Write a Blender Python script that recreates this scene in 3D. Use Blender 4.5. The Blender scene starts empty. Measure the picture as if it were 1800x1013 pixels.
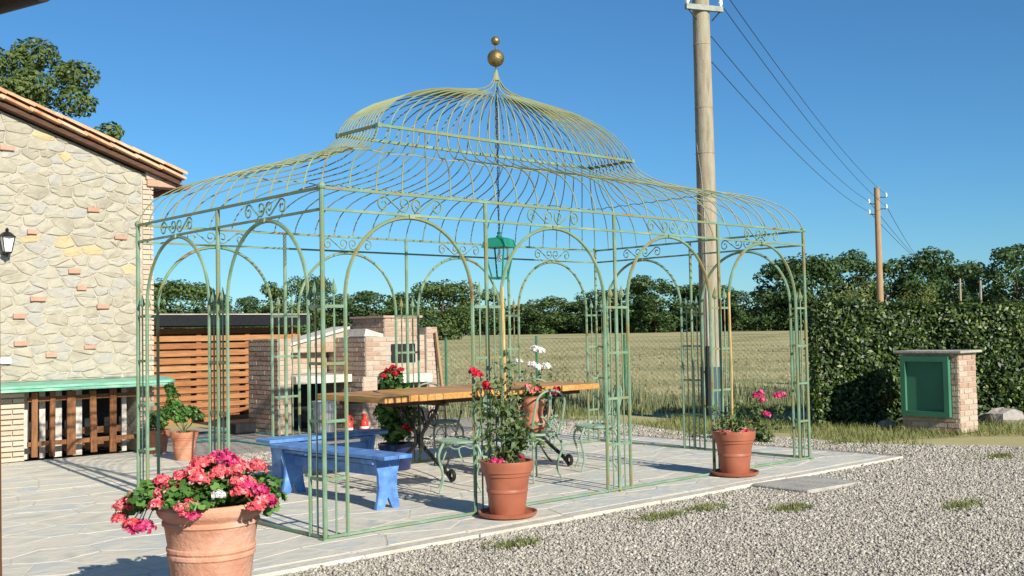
import bpy, math, random
import numpy as np
from mathutils import Vector, Matrix
random.seed(7); rng = np.random.default_rng(7)
sc = bpy.context.scene
col = sc.collection
R = math.radians

# ------------------------------------------------------------------ camera
CAM = np.array([-4.1641, -6.5419, 1.4282]); YAW, PITCH, ROLL, FPX = 0.8291, 0.0426, -0.0185, 1887.43
_cy, _sy, _cp, _sp = math.cos(YAW), math.sin(YAW), math.cos(PITCH), math.sin(PITCH)
FW = np.array([_cy*_cp, _sy*_cp, _sp]); _r = np.array([_sy, -_cy, 0.]); _u = np.cross(_r, FW)
RT = math.cos(ROLL)*_r + math.sin(ROLL)*_u; UP = math.cos(ROLL)*_u - math.sin(ROLL)*_r
cam = bpy.data.cameras.new('camera'); co = bpy.data.objects.new('camera', cam); col.objects.link(co)
cam.sensor_width = 36; cam.lens = FPX/1800*36; cam.clip_end = 3000; cam.clip_start = 0.05
co.matrix_world = Matrix(((RT[0], UP[0], -FW[0], CAM[0]), (RT[1], UP[1], -FW[1], CAM[1]), (RT[2], UP[2], -FW[2], CAM[2]), (0, 0, 0, 1)))
sc.camera = co
# ------------------------------------------------------------------ light
SUN_EL = R(27); SAZ = Vector((-0.12, -1.0)).normalized()          # horizontal direction towards the sun
w = bpy.data.worlds.new('World'); sc.world = w; w.use_nodes = True
nt = w.node_tree; bg = nt.nodes['Background']
sky = nt.nodes.new('ShaderNodeTexSky'); sky.sky_type = 'NISHITA'; sky.sun_disc = False
sky.sun_elevation = SUN_EL; sky.sun_rotation = math.atan2(SAZ.x, SAZ.y)
sky.air_density = 1.25; sky.dust_density = 0.0; sky.ozone_density = 10.0; sky.altitude = 1500
tint = nt.nodes.new('ShaderNodeMix'); tint.data_type = 'RGBA'; tint.blend_type = 'MULTIPLY'; tint.inputs[0].default_value = 1
tint.inputs[7].default_value = (.86, 1.06, 1.0, 1); nt.links.new(sky.outputs[0], tint.inputs[6]); nt.links.new(tint.outputs[2], bg.inputs[0]); bg.inputs[1].default_value = 0.08
sl = bpy.data.lights.new('sun', 'SUN'); sl.energy = 5.0; sl.angle = R(0.55); sl.color = (1, .94, .84)
so = bpy.data.objects.new('sun', sl); col.objects.link(so)
so.rotation_euler = Vector((-SAZ.x*math.cos(SUN_EL), -SAZ.y*math.cos(SUN_EL), -math.sin(SUN_EL))).to_track_quat('-Z', 'Y').to_euler()
so.location = (-3, -12, 9)
sc.view_settings.view_transform = 'Standard'; sc.view_settings.look = 'None'; sc.view_settings.gamma = 1
sc.view_settings.exposure = 0.56

# ------------------------------------------------------------------ helpers
def at(x, y, d):                     # photo pixel + depth along the view axis -> point
    return CAM + (FW + RT*(x-900)/FPX - UP*(y-506.5)/FPX)*d
def ground(x, y, z=0.):
    d = FW + RT*(x-900)/FPX - UP*(y-506.5)/FPX
    return CAM + d*((z-CAM[2])/d[2])

def mat(name, cols, scale=6., detail=4., rough=.8, bump=0., bscale=None, rnd=0., isl=0., metal=0., trans=0., stretch=None, spec=.35, dist=0., pos=None):
    m = bpy.data.materials.new(name); m.use_nodes = True; t = m.node_tree; n = t.nodes; L = t.links
    b = n['Principled BSDF']; b.inputs['Roughness'].default_value = rough; b.inputs['Metallic'].default_value = metal
    b.inputs['Specular IOR Level'].default_value = spec
    g = n.new('ShaderNodeNewGeometry'); src = g.outputs['Position']
    if stretch:
        mp = n.new('ShaderNodeMapping'); mp.inputs['Scale'].default_value = stretch; L.new(src, mp.inputs[0]); src = mp.outputs[0]
    if rnd:                                                  # shift the grain from object to object
        oi = n.new('ShaderNodeObjectInfo'); va = n.new('ShaderNodeVectorMath'); va.operation = 'MULTIPLY_ADD'
        va.inputs[1].default_value = (37, 19, 53); L.new(oi.outputs['Random'], va.inputs[0]); L.new(src, va.inputs[2]); src = va.outputs[0]
    nz = n.new('ShaderNodeTexNoise'); nz.inputs['Scale'].default_value = scale; nz.inputs['Detail'].default_value = detail
    nz.inputs['Distortion'].default_value = dist; L.new(src, nz.inputs['Vector'])
    mr = n.new('ShaderNodeMapRange'); mr.inputs[1].default_value = .28; mr.inputs[2].default_value = .72; L.new(nz.outputs[0], mr.inputs[0])
    fac = mr.outputs[0]
    for amt, sock in ((rnd, 'o'), (isl, 'i')):
        if amt:
            mx = n.new('ShaderNodeMix'); mx.inputs[0].default_value = amt; L.new(fac, mx.inputs[2])
            L.new(oi.outputs['Random'] if sock == 'o' else g.outputs['Random Per Island'], mx.inputs[3]); fac = mx.outputs[0]
    cr = n.new('ShaderNodeValToRGB'); el = cr.color_ramp.elements
    while len(el) < len(cols): el.new(.5)
    for i, c in enumerate(cols):
        el[i].position = pos[i] if pos else i/max(1, len(cols)-1); el[i].color = (*c, 1)
    L.new(fac, cr.inputs[0]); L.new(cr.outputs[0], b.inputs['Base Color'])
    if bump:
        n2 = n.new('ShaderNodeTexNoise'); n2.inputs['Scale'].default_value = bscale or scale*4; n2.inputs['Detail'].default_value = 6
        L.new(src, n2.inputs['Vector']); bp = n.new('ShaderNodeBump'); bp.inputs['Strength'].default_value = bump; bp.inputs['Distance'].default_value = .02
        L.new(n2.outputs[0], bp.inputs['Height']); L.new(bp.outputs[0], b.inputs['Normal'])
    if trans:
        tr = n.new('ShaderNodeBsdfTranslucent'); ms = n.new('ShaderNodeMixShader'); ms.inputs[0].default_value = trans
        L.new(cr.outputs[0], tr.inputs[0]); L.new(b.outputs[0], ms.inputs[1]); L.new(tr.outputs[0], ms.inputs[2])
        L.new(ms.outputs[0], n['Material Output'].inputs[0])
    return m

def newmesh(name, V, F, smooth=False):
    me = bpy.data.meshes.new(name); V = np.asarray(V, float)
    me.from_pydata(V.tolist(), [], [list(map(int, f)) for f in F]); me.update()
    if smooth: me.polygons.foreach_set('use_smooth', [True]*len(me.polygons)); me.set_sharp_from_angle(angle=R(32))
    return me
def quadmesh(name, V, k=4):           # V (n*k,3): every k verts one face, fast
    n = len(V)//k; me = bpy.data.meshes.new(name)
    me.vertices.add(len(V)); me.vertices.foreach_set('co', np.asarray(V, np.float32).ravel())
    me.loops.add(n*k); me.loops.foreach_set('vertex_index', np.arange(n*k, dtype=np.int32))
    me.polygons.add(n); me.polygons.foreach_set('loop_start', np.arange(0, n*k, k, dtype=np.int32))
    me.update(calc_edges=True); return me
def trimesh(name, V, F):              # F (m,3) array
    me = bpy.data.meshes.new(name); m = len(F)
    me.vertices.add(len(V)); me.vertices.foreach_set('co', np.asarray(V, np.float32).ravel())
    me.loops.add(m*3); me.loops.foreach_set('vertex_index', np.asarray(F, np.int32).ravel())
    me.polygons.add(m); me.polygons.foreach_set('loop_start', np.arange(0, m*3, 3, dtype=np.int32))
    me.update(calc_edges=True); return me

class MB:
    def __init__(s): s.V = []; s.F = []
    def add(s, V, F):
        o = len(s.V); s.V += [tuple(map(float, v)) for v in V]; s.F += [[i+o for i in f] for f in F]; return s
    def box(s, c, d, rot=None, ch=0.):
        hx, hy, hz = d[0]/2, d[1]/2, d[2]/2
        if ch:                         # chamfered block
            P = []
            for z, k in ((-hz, ch), (-hz+ch, 0), (hz-ch, 0), (hz, ch)):
                a, b, q = hx-k, hy-k, ch*.7 if k == 0 else 0
                P += [(-a+q, -b, z), (a-q, -b, z), (a, -b+q, z), (a, b-q, z), (a-q, b, z), (-a+q, b, z), (-a, b-q, z), (-a, -b+q, z)] if q else [(-a, -b, z), (-a, -b, z), (a, -b, z), (a, -b, z), (a, b, z), (a, b, z), (-a, b, z), (-a, b, z)]
            P[0:8] = [(x, y, z) for x, y, z in [(-hx+ch, -hy+ch, -hz), (hx-ch, -hy+ch, -hz), (hx-ch, -hy+ch, -hz), (hx-ch, hy-ch, -hz), (hx-ch, hy-ch, -hz), (-hx+ch, hy-ch, -hz), (-hx+ch, hy-ch, -hz), (-hx+ch, -hy+ch, -hz)]]
            P[24:32] = [(x, y, hz) for x, y, z in P[0:8]]
            F = [[7, 6, 5, 4, 3, 2, 1, 0], [24, 25, 26, 27, 28, 29, 30, 31]]
            for k in range(3):
                for i in range(8): j = (i+1) % 8; F.append([k*8+i, k*8+j, k*8+8+j, k*8+8+i])
        else:
            P = [(x, y, z) for z in (-hz, hz) for x, y in ((-hx, -hy), (hx, -hy), (hx, hy), (-hx, hy))]
            F = [[3, 2, 1, 0], [4, 5, 6, 7]]+[[i, (i+1) % 4, (i+1) % 4+4, i+4] for i in range(4)]
        M = rot if rot is not None else np.eye(3)
        return s.add([np.asarray(c)+np.asarray(M) @ np.array(p) for p in P], F)
    def tube(s, pts, r, n=6, closed=False, cap=True):
        P = [np.array(p, float) for p in pts]; m = len(P); rr = r if hasattr(r, '__len__') else [r]*m
        T = []
        for i in range(m):
            a = P[i-1] if (i or closed) else P[i]; b = P[(i+1) % m] if (i < m-1 or closed) else P[i]
            t = b-a; T.append(t/(np.linalg.norm(t)+1e-12))
        nrm = np.cross(T[0], (0, 0, 1.)) if abs(T[0][2]) < .9 else np.cross(T[0], (1., 0, 0))
        nrm /= np.linalg.norm(nrm); V = []
        for i in range(m):
            nrm = nrm-T[i]*(nrm @ T[i]); nrm /= (np.linalg.norm(nrm)+1e-12); b = np.cross(T[i], nrm)
            for k in range(n):
                a = 2*math.pi*(k+.5)/n; V.append(P[i]+rr[i]*(math.cos(a)*nrm+math.sin(a)*b))
        F = []
        for i in range(m if closed else m-1):
            j = (i+1) % m
            for k in range(n): q = (k+1) % n; F.append([i*n+k, i*n+q, j*n+q, j*n+k])
        if cap and not closed: F += [list(range(n))[::-1], [(m-1)*n+k for k in range(n)]]
        return s.add(V, F)
    def lathe(s, prof, n=24, c=(0, 0, 0)):
        V = []; F = []; m = len(prof)
        for r, z in prof:
            for k in range(n):
                a = 2*math.pi*k/n; V.append((c[0]+r*math.cos(a), c[1]+r*math.sin(a), c[2]+z))
        for i in range(m-1):
            for k in range(n): q = (k+1) % n; F.append([i*n+k, i*n+q, (i+1)*n+q, (i+1)*n+k])
        if prof[0][0] > 1e-4: F.append(list(range(n))[::-1])
        if prof[-1][0] > 1e-4: F.append([(m-1)*n+k for k in range(n)])
        return s.add(V, F)
    def prism(s, poly, o, ux, uy, un, t):   # 2D polygon in plane (ux,uy) extruded along un by t
        o, ux, uy, un = (np.array(q, float) for q in (o, ux, uy, un)); n = len(poly)
        V = [o+ux*a+uy*b for a, b in poly]+[o+ux*a+uy*b+un*t for a, b in poly]
        return s.add(V, [list(range(n))[::-1], list(range(n, 2*n))]+[[i, (i+1) % n, (i+1) % n+n, i+n] for i in range(n)])
    def sphere(s, c, r, n=14, m=9, sq=(1, 1, 1)):
        prof = [(max(r*math.sin(math.pi*i/m), 1e-5), -r*math.cos(math.pi*i/m)) for i in range(m+1)]
        V0 = len(s.V); s.lathe(prof, n)
        for i in range(V0, len(s.V)): v = s.V[i]; s.V[i] = (v[0]*sq[0]+c[0], v[1]*sq[1]+c[1], v[2]*sq[2]+c[2])
        return s
    def build(s, name, m, parent=None, smooth=False, world=False):
        return link(name, newmesh(name, s.V, s.F, smooth), m, parent, world)

def link(name, me, m, parent=None, world=False, loc=None):
    o = bpy.data.objects.new(name, me); col.objects.link(o)
    if m and not me.materials: me.materials.append(m)
    if loc is not None: o.location = loc
    if parent is not None:
        o.parent = parent
        if world: o.matrix_parent_inverse = Matrix.Translation(-parent.location)
    return o
def tag(o, label=None, cat=None, group=None, kind=None):
    for k, v in (('label', label), ('category', cat), ('group', group), ('kind', kind)):
        if v: o[k] = v
    return o
def thing(name, label, cat, loc=(0, 0, 0), rz=0., group=None):
    o = bpy.data.objects.new(name, None); col.objects.link(o); o.location = loc; o.rotation_euler = (0, 0, rz); o.empty_display_size = .1
    return tag(o, label, cat, group)
def copy_tree(o, parent=None):
    c = o.copy(); col.objects.link(c); c.parent = parent
    for ch in o.children: copy_tree(ch, c)
    return c
def rotz(a): c, s = math.cos(a), math.sin(a); return np.array([[c, -s, 0], [s, c, 0], [0, 0, 1]])

def leaves(P, N, size, asp=.5, jit=.6, fold=.15, r=None):
    """diamond leaves: P centres, N rough normals -> vertex array for quadmesh"""
    r = r or rng; n = len(P); N = N+r.normal(0, jit, (n, 3)); N /= np.linalg.norm(N, axis=1)[:, None]+1e-9
    A = np.cross(N, r.normal(0, 1, (n, 3))); A /= np.linalg.norm(A, axis=1)[:, None]+1e-9; B = np.cross(N, A)
    S = (np.asarray(size)*r.uniform(.6, 1.3, n))[:, None]; V = np.empty((n, 4, 3))
    V[:, 0] = P-A*S*.5; V[:, 1] = P+B*S*asp*.5+N*S*fold; V[:, 2] = P+A*S*.5; V[:, 3] = P-B*S*asp*.5+N*S*fold
    return V.reshape(-1, 3)
def blob_points(n, blobs, r=None, inner=.55):
    r = r or rng; C = np.array([b[:3] for b in blobs]); Rr = np.array([b[3:6] for b in blobs]); w = (Rr[:, 0]*Rr[:, 1]+Rr[:, 1]*Rr[:, 2])
    idx = r.choice(len(blobs), n, p=w/w.sum()); d = r.normal(0, 1, (n, 3)); d /= np.linalg.norm(d, axis=1)[:, None]
    rad = (inner+(1-inner)*r.uniform(0, 1, n)**.5)[:, None]
    return C[idx]+d*Rr[idx]*rad, d

# ------------------------------------------------------------------ materials
MINT = mat('old mint paint', [(.07, .035, .015), (.21, .155, .055), (.19, .215, .10), (.135, .225, .135), (.18, .28, .18), (.28, .29, .15)], scale=5, detail=6, rough=.55, bump=.2, bscale=60, rnd=.15, pos=[0, .12, .3, .5, .75, 1])
RIBM = mat('weathered rib paint', [(.07, .045, .02), (.22, .19, .08), (.23, .26, .14), (.16, .25, .16), (.28, .32, .20)], scale=3, detail=6, rough=.55, bump=.2, bscale=60, rnd=.25)
BRONZE = mat('dull bronze', [(.10, .075, .03), (.26, .20, .08), (.16, .14, .06)], scale=20, rough=.45, metal=.7, bump=.3)
LGREEN = mat('lantern green', [(.012, .17, .11), (.02, .24, .16)], scale=15, rough=.4)
GLASS = bpy.data.materials.new('lantern glass'); GLASS.use_nodes = True
_b = GLASS.node_tree.nodes['Principled BSDF']; _b.inputs['Transmission Weight'].default_value = 1; _b.inputs['Roughness'].default_value = .05; _b.inputs['IOR'].default_value = 1.05; _b.inputs['Base Color'].default_value = (.85, .93, .92, 1)
IRON = mat('dark wrought iron', [(.008, .008, .009), (.02, .019, .018), (.045, .035, .026)], scale=12, rough=.5, bump=.3)
WOODT = mat('honey pine planks', [(.30, .13, .03), (.50, .25, .07), (.62, .36, .12)], scale=7, rough=.5, rnd=.35, stretch=(6, .7, 6), bump=.3)
BLUE = mat('blue bench paint', [(.05, .12, .31), (.085, .20, .46), (.115, .255, .53), (.22, .35, .58)], scale=9, detail=6, rough=.5, bump=.25, pos=[0, .4, .75, 1])
CHAIRG = mat('pale green chair paint', [(.10, .08, .04), (.16, .23, .16), (.20, .30, .21), (.26, .32, .22)], scale=14, rough=.5, bump=.2, pos=[0, .15, .5, 1])
TERRA = mat('terracotta', [(.30, .105, .055), (.39, .145, .075), (.45, .19, .105), (.5, .25, .16)], scale=5, detail=7, rough=.85, bump=.25, bscale=40)
TERRAP = mat('pale terracotta', [(.42, .19, .115), (.52, .25, .155), (.58, .30, .20), (.64, .40, .30)], scale=4, detail=8, rough=.9, bump=.35, bscale=40, dist=.6)
PLASTR = mat('terracotta plastic', [(.25, .075, .04), (.32, .10, .052), (.36, .125, .066)], scale=5, rough=.5, spec=.4)
SOIL = mat('potting soil', [(.03, .02, .012), (.09, .06, .035)], scale=60, rough=1, bump=1)
NAVY = mat('navy glaze', [(.012, .018, .06), (.03, .045, .12)], scale=8, rough=.3)
GERL = mat('geranium leaf', [(.04, .11, .018), (.09, .21, .04), (.19, .33, .08)], scale=9, rough=.55, isl=.7, trans=.25)
ROSEL = mat('rose leaf', [(.04, .085, .025), (.09, .15, .05), (.15, .2, .07), (.22, .24, .1)], scale=9, rough=.5, isl=.7, trans=.25)
PINK = mat('coral pink petals', [(.55, .03, .06), (.84, .14, .16), (.90, .30, .30), (.94, .6, .58)], scale=30, rough=.7, isl=.8, trans=.3, pos=[0, .4, .8, 1])
MAGENTA = mat('magenta petals', [(.42, .01, .08), (.70, .05, .20), (.84, .22, .38)], scale=30, rough=.7, isl=.8, trans=.3)
RED = mat('crimson petals', [(.35, .005, .01), (.62, .015, .04), (.72, .05, .1)], scale=30, rough=.7, isl=.8, trans=.25)
WHITE = mat('white petals', [(.7, .66, .62), (.85, .84, .8)], scale=30, rough=.7, isl=.8, trans=.3)
STEM = mat('green stem', [(.07, .11, .03), (.14, .17, .06)], scale=20, rough=.6)
BAMBOO = mat('bamboo', [(.42, .26, .08), (.60, .42, .17)], scale=10, rough=.5, stretch=(4, 4, 1))
SLAB = mat('quartzite slab', [(.40, .41, .37), (.51, .49, .41), (.61, .56, .45), (.46, .48, .45), (.66, .61, .50)], scale=2.6, detail=10, rough=.75, rnd=.24, bump=.4, bscale=11, stretch=(1, 1.5, 1), dist=.9)
GROUT = mat('pale mortar joint', [(.42, .39, .32), (.55, .51, .42)], scale=8, rough=.95, bump=.4)
KERBM = mat('cream kerb', [(.42, .38, .30), (.53, .49, .40), (.60, .56, .47)], scale=5, detail=8, rough=.85, rnd=.3, bump=.5, bscale=20)
CONC = mat('grey concrete', [(.26, .25, .21), (.36, .34, .29), (.44, .41, .34)], scale=4, detail=8, rough=.9, bump=.4, bscale=30)
STONE = mat('fieldstone', [(.27, .25, .195), (.335, .305, .23), (.395, .365, .28), (.34, .33, .29), (.425, .395, .315)], scale=5, detail=8, rough=.9, rnd=.45, bump=.6, bscale=18)
STONEO = mat('ochre fieldstone', [(.40, .31, .17), (.46, .37, .21), (.45, .40, .27)], scale=7, detail=8, rough=.9, rnd=.3, bump=.6, bscale=18)
MORTAR = mat('lime mortar', [(.33, .29, .22), (.41, .37, .29), (.45, .415, .335)], scale=9, detail=8, rough=.95, bump=.8, bscale=30)
BRICKR = mat('red brick chip', [(.40, .22, .15), (.48, .31, .22)], scale=12, rough=.9, rnd=.4, bump=.5)
BRICK = mat('old handmade brick', [(.31, .19, .13), (.38, .25, .175), (.43, .31, .23), (.48, .38, .29), (.36, .28, .21)], scale=14, detail=6, rough=.9, rnd=.7, bump=.5, bscale=50)
BRICKC = mat('cream house brick', [(.42, .31, .22), (.48, .38, .28), (.52, .43, .33), (.45, .27, .18)], scale=14, detail=6, rough=.9, rnd=.7, bump=.5, bscale=50)
BMORT = mat('brick mortar', [(.36, .31, .24), (.46, .41, .33)], scale=20, rough=.95, bump=.6)
PLASTER = mat('white plaster', [(.38, .35, .30), (.52, .48, .42), (.60, .56, .50)], scale=6, detail=7, rough=.9, bump=.4)
TILE = mat('roof tile', [(.42, .19, .10), (.56, .30, .17), (.64, .40, .25), (.58, .42, .29)], scale=9, detail=7, rough=.9, rnd=.5, bump=.4)
SOFFIT = mat('dark eave wood', [(.05, .022, .012), (.11, .05, .027)], scale=8, rough=.7, stretch=(1, 6, 6))
COPPER = mat('copper gutter', [(.22, .07, .05), (.34, .13, .10)], scale=8, rough=.5, metal=.3)
LEDGE = mat('green ledge paint', [(.12, .33, .22), (.19, .42, .30), (.28, .48, .36)], scale=6, rough=.55, stretch=(1, 4, 4))
SLATB = mat('brown fence slat', [(.09, .035, .012), (.19, .08, .03), (.28, .13, .05)], scale=9, rough=.7, rnd=.3, stretch=(5, 5, .6), bump=.4)
SHEDW = mat('orange larch board', [(.20, .07, .025), (.30, .125, .045), (.38, .18, .07), (.42, .25, .12)], scale=6, rough=.7, rnd=.5, stretch=(.6, 5, 6), bump=.3)
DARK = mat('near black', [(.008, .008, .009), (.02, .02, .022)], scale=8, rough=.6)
BLACK = mat('black painted iron', [(.006, .006, .007), (.015, .015, .016)], scale=20, rough=.4)
CABG = mat('cabinet green', [(.04, .15, .085), (.05, .18, .105)], scale=3, rough=.7)
STEELZ = mat('galvanised steel', [(.32, .34, .37), (.46, .48, .5)], scale=14, rough=.4, metal=.75)
POLEC = mat('pole concrete', [(.19, .16, .105), (.28, .24, .165), (.34, .30, .22), (.25, .22, .16)], scale=3, detail=8, rough=.9, bump=.4, bscale=25, stretch=(4, 4, .7))
POLEW = mat('far pole wood', [(.28, .17, .09), (.38, .25, .14)], scale=6, rough=.8, stretch=(5, 5, .5))
WIREM = mat('cable', [(.02, .02, .025), (.03, .03, .035)], scale=5, rough=.6)
PORC = mat('porcelain', [(.75, .78, .78), (.85, .87, .87)], scale=5, rough=.2)
FENCEG = mat('fence post green', [(.03, .12, .06), (.06, .18, .1)], scale=9, rough=.6)
MESHW = mat('fence wire', [(.07, .08, .055), (.11, .12, .09)], scale=9, rough=.7, metal=.0)
HOSE = mat('teal hose', [(.03, .30, .27), (.05, .38, .34)], scale=9, rough=.4)
REDP = mat('red enamel', [(.50, .03, .02), (.62, .06, .035)], scale=9, rough=.35)
BARK = mat('bark', [(.05, .035, .022), (.13, .09, .06)], scale=9, rough=.95, bump=.8, stretch=(4, 4, 1))
TREE1 = mat('dark oak leaf', [(.022, .05, .014), (.055, .105, .028), (.11, .165, .045)], scale=.7, rough=.6, isl=.6, trans=.2)
TREE2 = mat('mid green leaf', [(.035, .07, .018), (.08, .135, .035), (.15, .20, .06)], scale=.7, rough=.6, isl=.6, trans=.25)
TREE3 = mat('pale shrub leaf', [(.09, .13, .03), (.18, .22, .06), (.27, .3, .1)], scale=1.2, rough=.6, isl=.6, trans=.3)
HEDGEL = mat('laurel leaf', [(.012, .028, .005), (.03, .062, .011), (.10, .155, .03), (.30, .34, .11)], scale=3, rough=.45, isl=.85, trans=.15, spec=.4, pos=[0, .5, .82, 1])  # few bright leaves stand for sun highlights, darkest ones for shaded gaps
HCORE = mat('hedge inner shade', [(.012, .018, .006), (.03, .03, .012)], scale=20, rough=1)  # colour of the solid filler, dark like the shaded inside of the hedge
GRASSB = mat('yard grass', [(.11, .145, .035), (.20, .225, .07), (.33, .31, .13)], scale=4, rough=.8, isl=.6, trans=.25)
WEEDM = mat('tall weed', [(.07, .12, .05), (.14, .18, .085), (.25, .26, .13), (.38, .345, .2)], scale=2, rough=.8, isl=.6, trans=.25)
FIELDM = mat('dry meadow', [(.24, .23, .09), (.33, .30, .125), (.42, .37, .175), (.28, .27, .11)], scale=.6, detail=10, rough=.95, bump=.8, bscale=9, stretch=(.35, .35, 1))
PEBB = mat('pebble', [(.17, .15, .12), (.33, .30, .245), (.42, .385, .32), (.58, .54, .46)], scale=30, rough=.85, isl=.85, pos=[0, .3, .68, 1])
GRAVM = mat('gravel bed', [(.20, .18, .145), (.36, .325, .27), (.50, .46, .39)], scale=55, detail=3, rough=.95, bump=1, bscale=60)
EARTH = mat('dry earth', [(.20, .15, .09), (.32, .26, .17)], scale=4, detail=8, rough=.95, bump=.8, bscale=25)
ROCKM = mat('rock', [(.25, .23, .2), (.42, .38, .33)], scale=5, detail=8, rough=.9, bump=.8)

GZ = -.028                                 # yard level; the terrace top is z = 0
def terr(x, y):                             # the meadow climbs gently to eye level
    d = np.hypot(np.asarray(x)-CAM[0], np.asarray(y)-CAM[1]); s = np.clip((d-21)/85, 0, 1)
    return GZ-.012+1.36*s*s*(3-2*s)*1.0
# ------------------------------------------------------------------ ground
rad = np.concatenate([np.linspace(0, 22, 8), np.linspace(26, 120, 26), [150, 220, 400, 800, 1600]]); A = 72
V = [(CAM[0], CAM[1], GZ-.012)]; F = []
for r_ in rad[1:]:
    for k in range(A):
        a = 2*math.pi*k/A; x, y = CAM[0]+r_*math.cos(a), CAM[1]+r_*math.sin(a); V.append((x, y, float(terr(x, y))))
for k in range(A): F.append([0, 1+k, 1+(k+1) % A])
for i in range(len(rad)-2):
    for k in range(A): q = (k+1) % A; F.append([1+i*A+k, 1+(i+1)*A+k, 1+(i+1)*A+q, 1+i*A+q])
tag(link('ground', newmesh('ground', V, F, True), FIELDM), kind='structure')
# gravel yard sheet
gp = [(-9, -12), (14, -12), (12.5, -5), (10.2, -3.2), (9.3, -1.6), (8.6, -.5), (8.1, .6), (8.3, 1.6), (7.9, 2.8), (8.4, 4.2), (8.9, 5.6), (8.6, 6.8), (7.4, 9.4), (3.0, 10.2), (1.9, 10.2), (1.8, 3), (-9, 3)]
def inpoly(x, y, poly):
    c = np.zeros(np.shape(x), bool); j = len(poly)-1
    for i in range(len(poly)):
        xi, yi = poly[i]; xj, yj = poly[j]
        c ^= ((yi > y) != (yj > y)) & (x < (xj-xi)*(y-yi)/((yj-yi) or 1e-9)+xi); j = i
    return c
me = newmesh('gravel_yard', [(x, y, GZ) for x, y in gp], [list(range(len(gp)))]); tag(link('gravel_yard', me, GRAVM), kind='structure')
# loose pebbles, real stones (nobody could count them)
def pebbles(n):
    X = rng.uniform(-2.4, 8.8, n*7); Y = rng.uniform(-6.5, 5.8, n*7)
    d = np.stack([X-CAM[0], Y-CAM[1]], 1); dep = d @ FW[:2]/np.hypot(*FW[:2]); lat = d @ RT[:2]
    ok = inpoly(X, Y, gp) & (dep > 3.4) & (np.abs(lat) < dep*.54) & ~((Y > -.66) & (X < 7.3) & (Y < 4.3)) & ~((X > 4.15) & (X < 5.1) & (Y > -1.3) & (Y < -.6))
    ok &= rng.uniform(0, 1, n*7) < np.clip((9.5/np.maximum(dep, 3))**1.5, 0, 1)*.95
    X, Y, dep = X[ok][:n], Y[ok][:n], dep[ok][:n]; m = len(X)
    s = np.clip(rng.lognormal(math.log(.0088), .30, m), .0045, .02)*(1+.045*np.maximum(dep-6, 0))
    base = np.array([(1, 0, 0), (0, 1, 0), (-1, 0, 0), (0, -1, 0), (0, 0, 1), (0, 0, -1)], float)
    T = np.array([(0, 1, 4), (1, 2, 4), (2, 3, 4), (3, 0, 4), (1, 0, 5), (2, 1, 5), (3, 2, 5), (0, 3, 5)])
    P = base[None]*rng.uniform(.6, 1.25, (m, 6, 1))*s[:, None, None]*np.stack([rng.uniform(.8, 1.4, m), rng.uniform(.7, 1.1, m), rng.uniform(.5, .85, m)], 1)[:, None]
    a = rng.uniform(0, 6.28, m); c, sn = np.cos(a)[:, None], np.sin(a)[:, None]; tl = rng.normal(0, .4, m)[:, None]
    x, y, z = P[..., 0].copy(), P[..., 1].copy(), P[..., 2].copy(); z2 = z+tl*x; x, y = x*c-y*sn, x*sn+y*c
    P = np.stack([x+X[:, None], y+Y[:, None], z2+GZ+s[:, None]*.35], -1)
    return P.reshape(-1, 3), (T[None]+6*np.arange(m)[:, None, None]).reshape(-1, 3)
tag(link('gravel', trimesh('gravel', *pebbles(165000)), PEBB), 'loose grey and cream gravel covering the yard beside the terrace', 'gravel', kind='stuff')

# ------------------------------------------------------------------ terrace (slabs are pieces of it)
W, D, H, H2 = 6.203, 3.139, 2.5, 2.345
tb = MB()
tb.prism([(-5, -.5), (7.0, -.5), (7.0, 4.25), (1.95, 4.25), (1.95, 7.06), (-5, 7.06)], (0, 0, -.12), (1, 0, 0), (0, 1, 0), (0, 0, 1), .1172)
terrace = tag(tb.build('terrace', GROUT), kind='structure')
def clip(poly, a, b, c):
    out = []
    for i in range(len(poly)):
        p, q = poly[i], poly[(i+1) % len(poly)]; dp, dq = a*p[0]+b*p[1]-c, a*q[0]+b*q[1]-c
        if dp <= 0: out.append(p)
        if dp*dq < 0: t = dp/(dp-dq); out.append((p[0]+(q[0]-p[0])*t, p[1]+(q[1]-p[1])*t))
    return out
def area(P): return abs(sum(P[i][0]*P[(i+1) % len(P)][1]-P[(i+1) % len(P)][0]*P[i][1] for i in range(len(P))))/2
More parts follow.
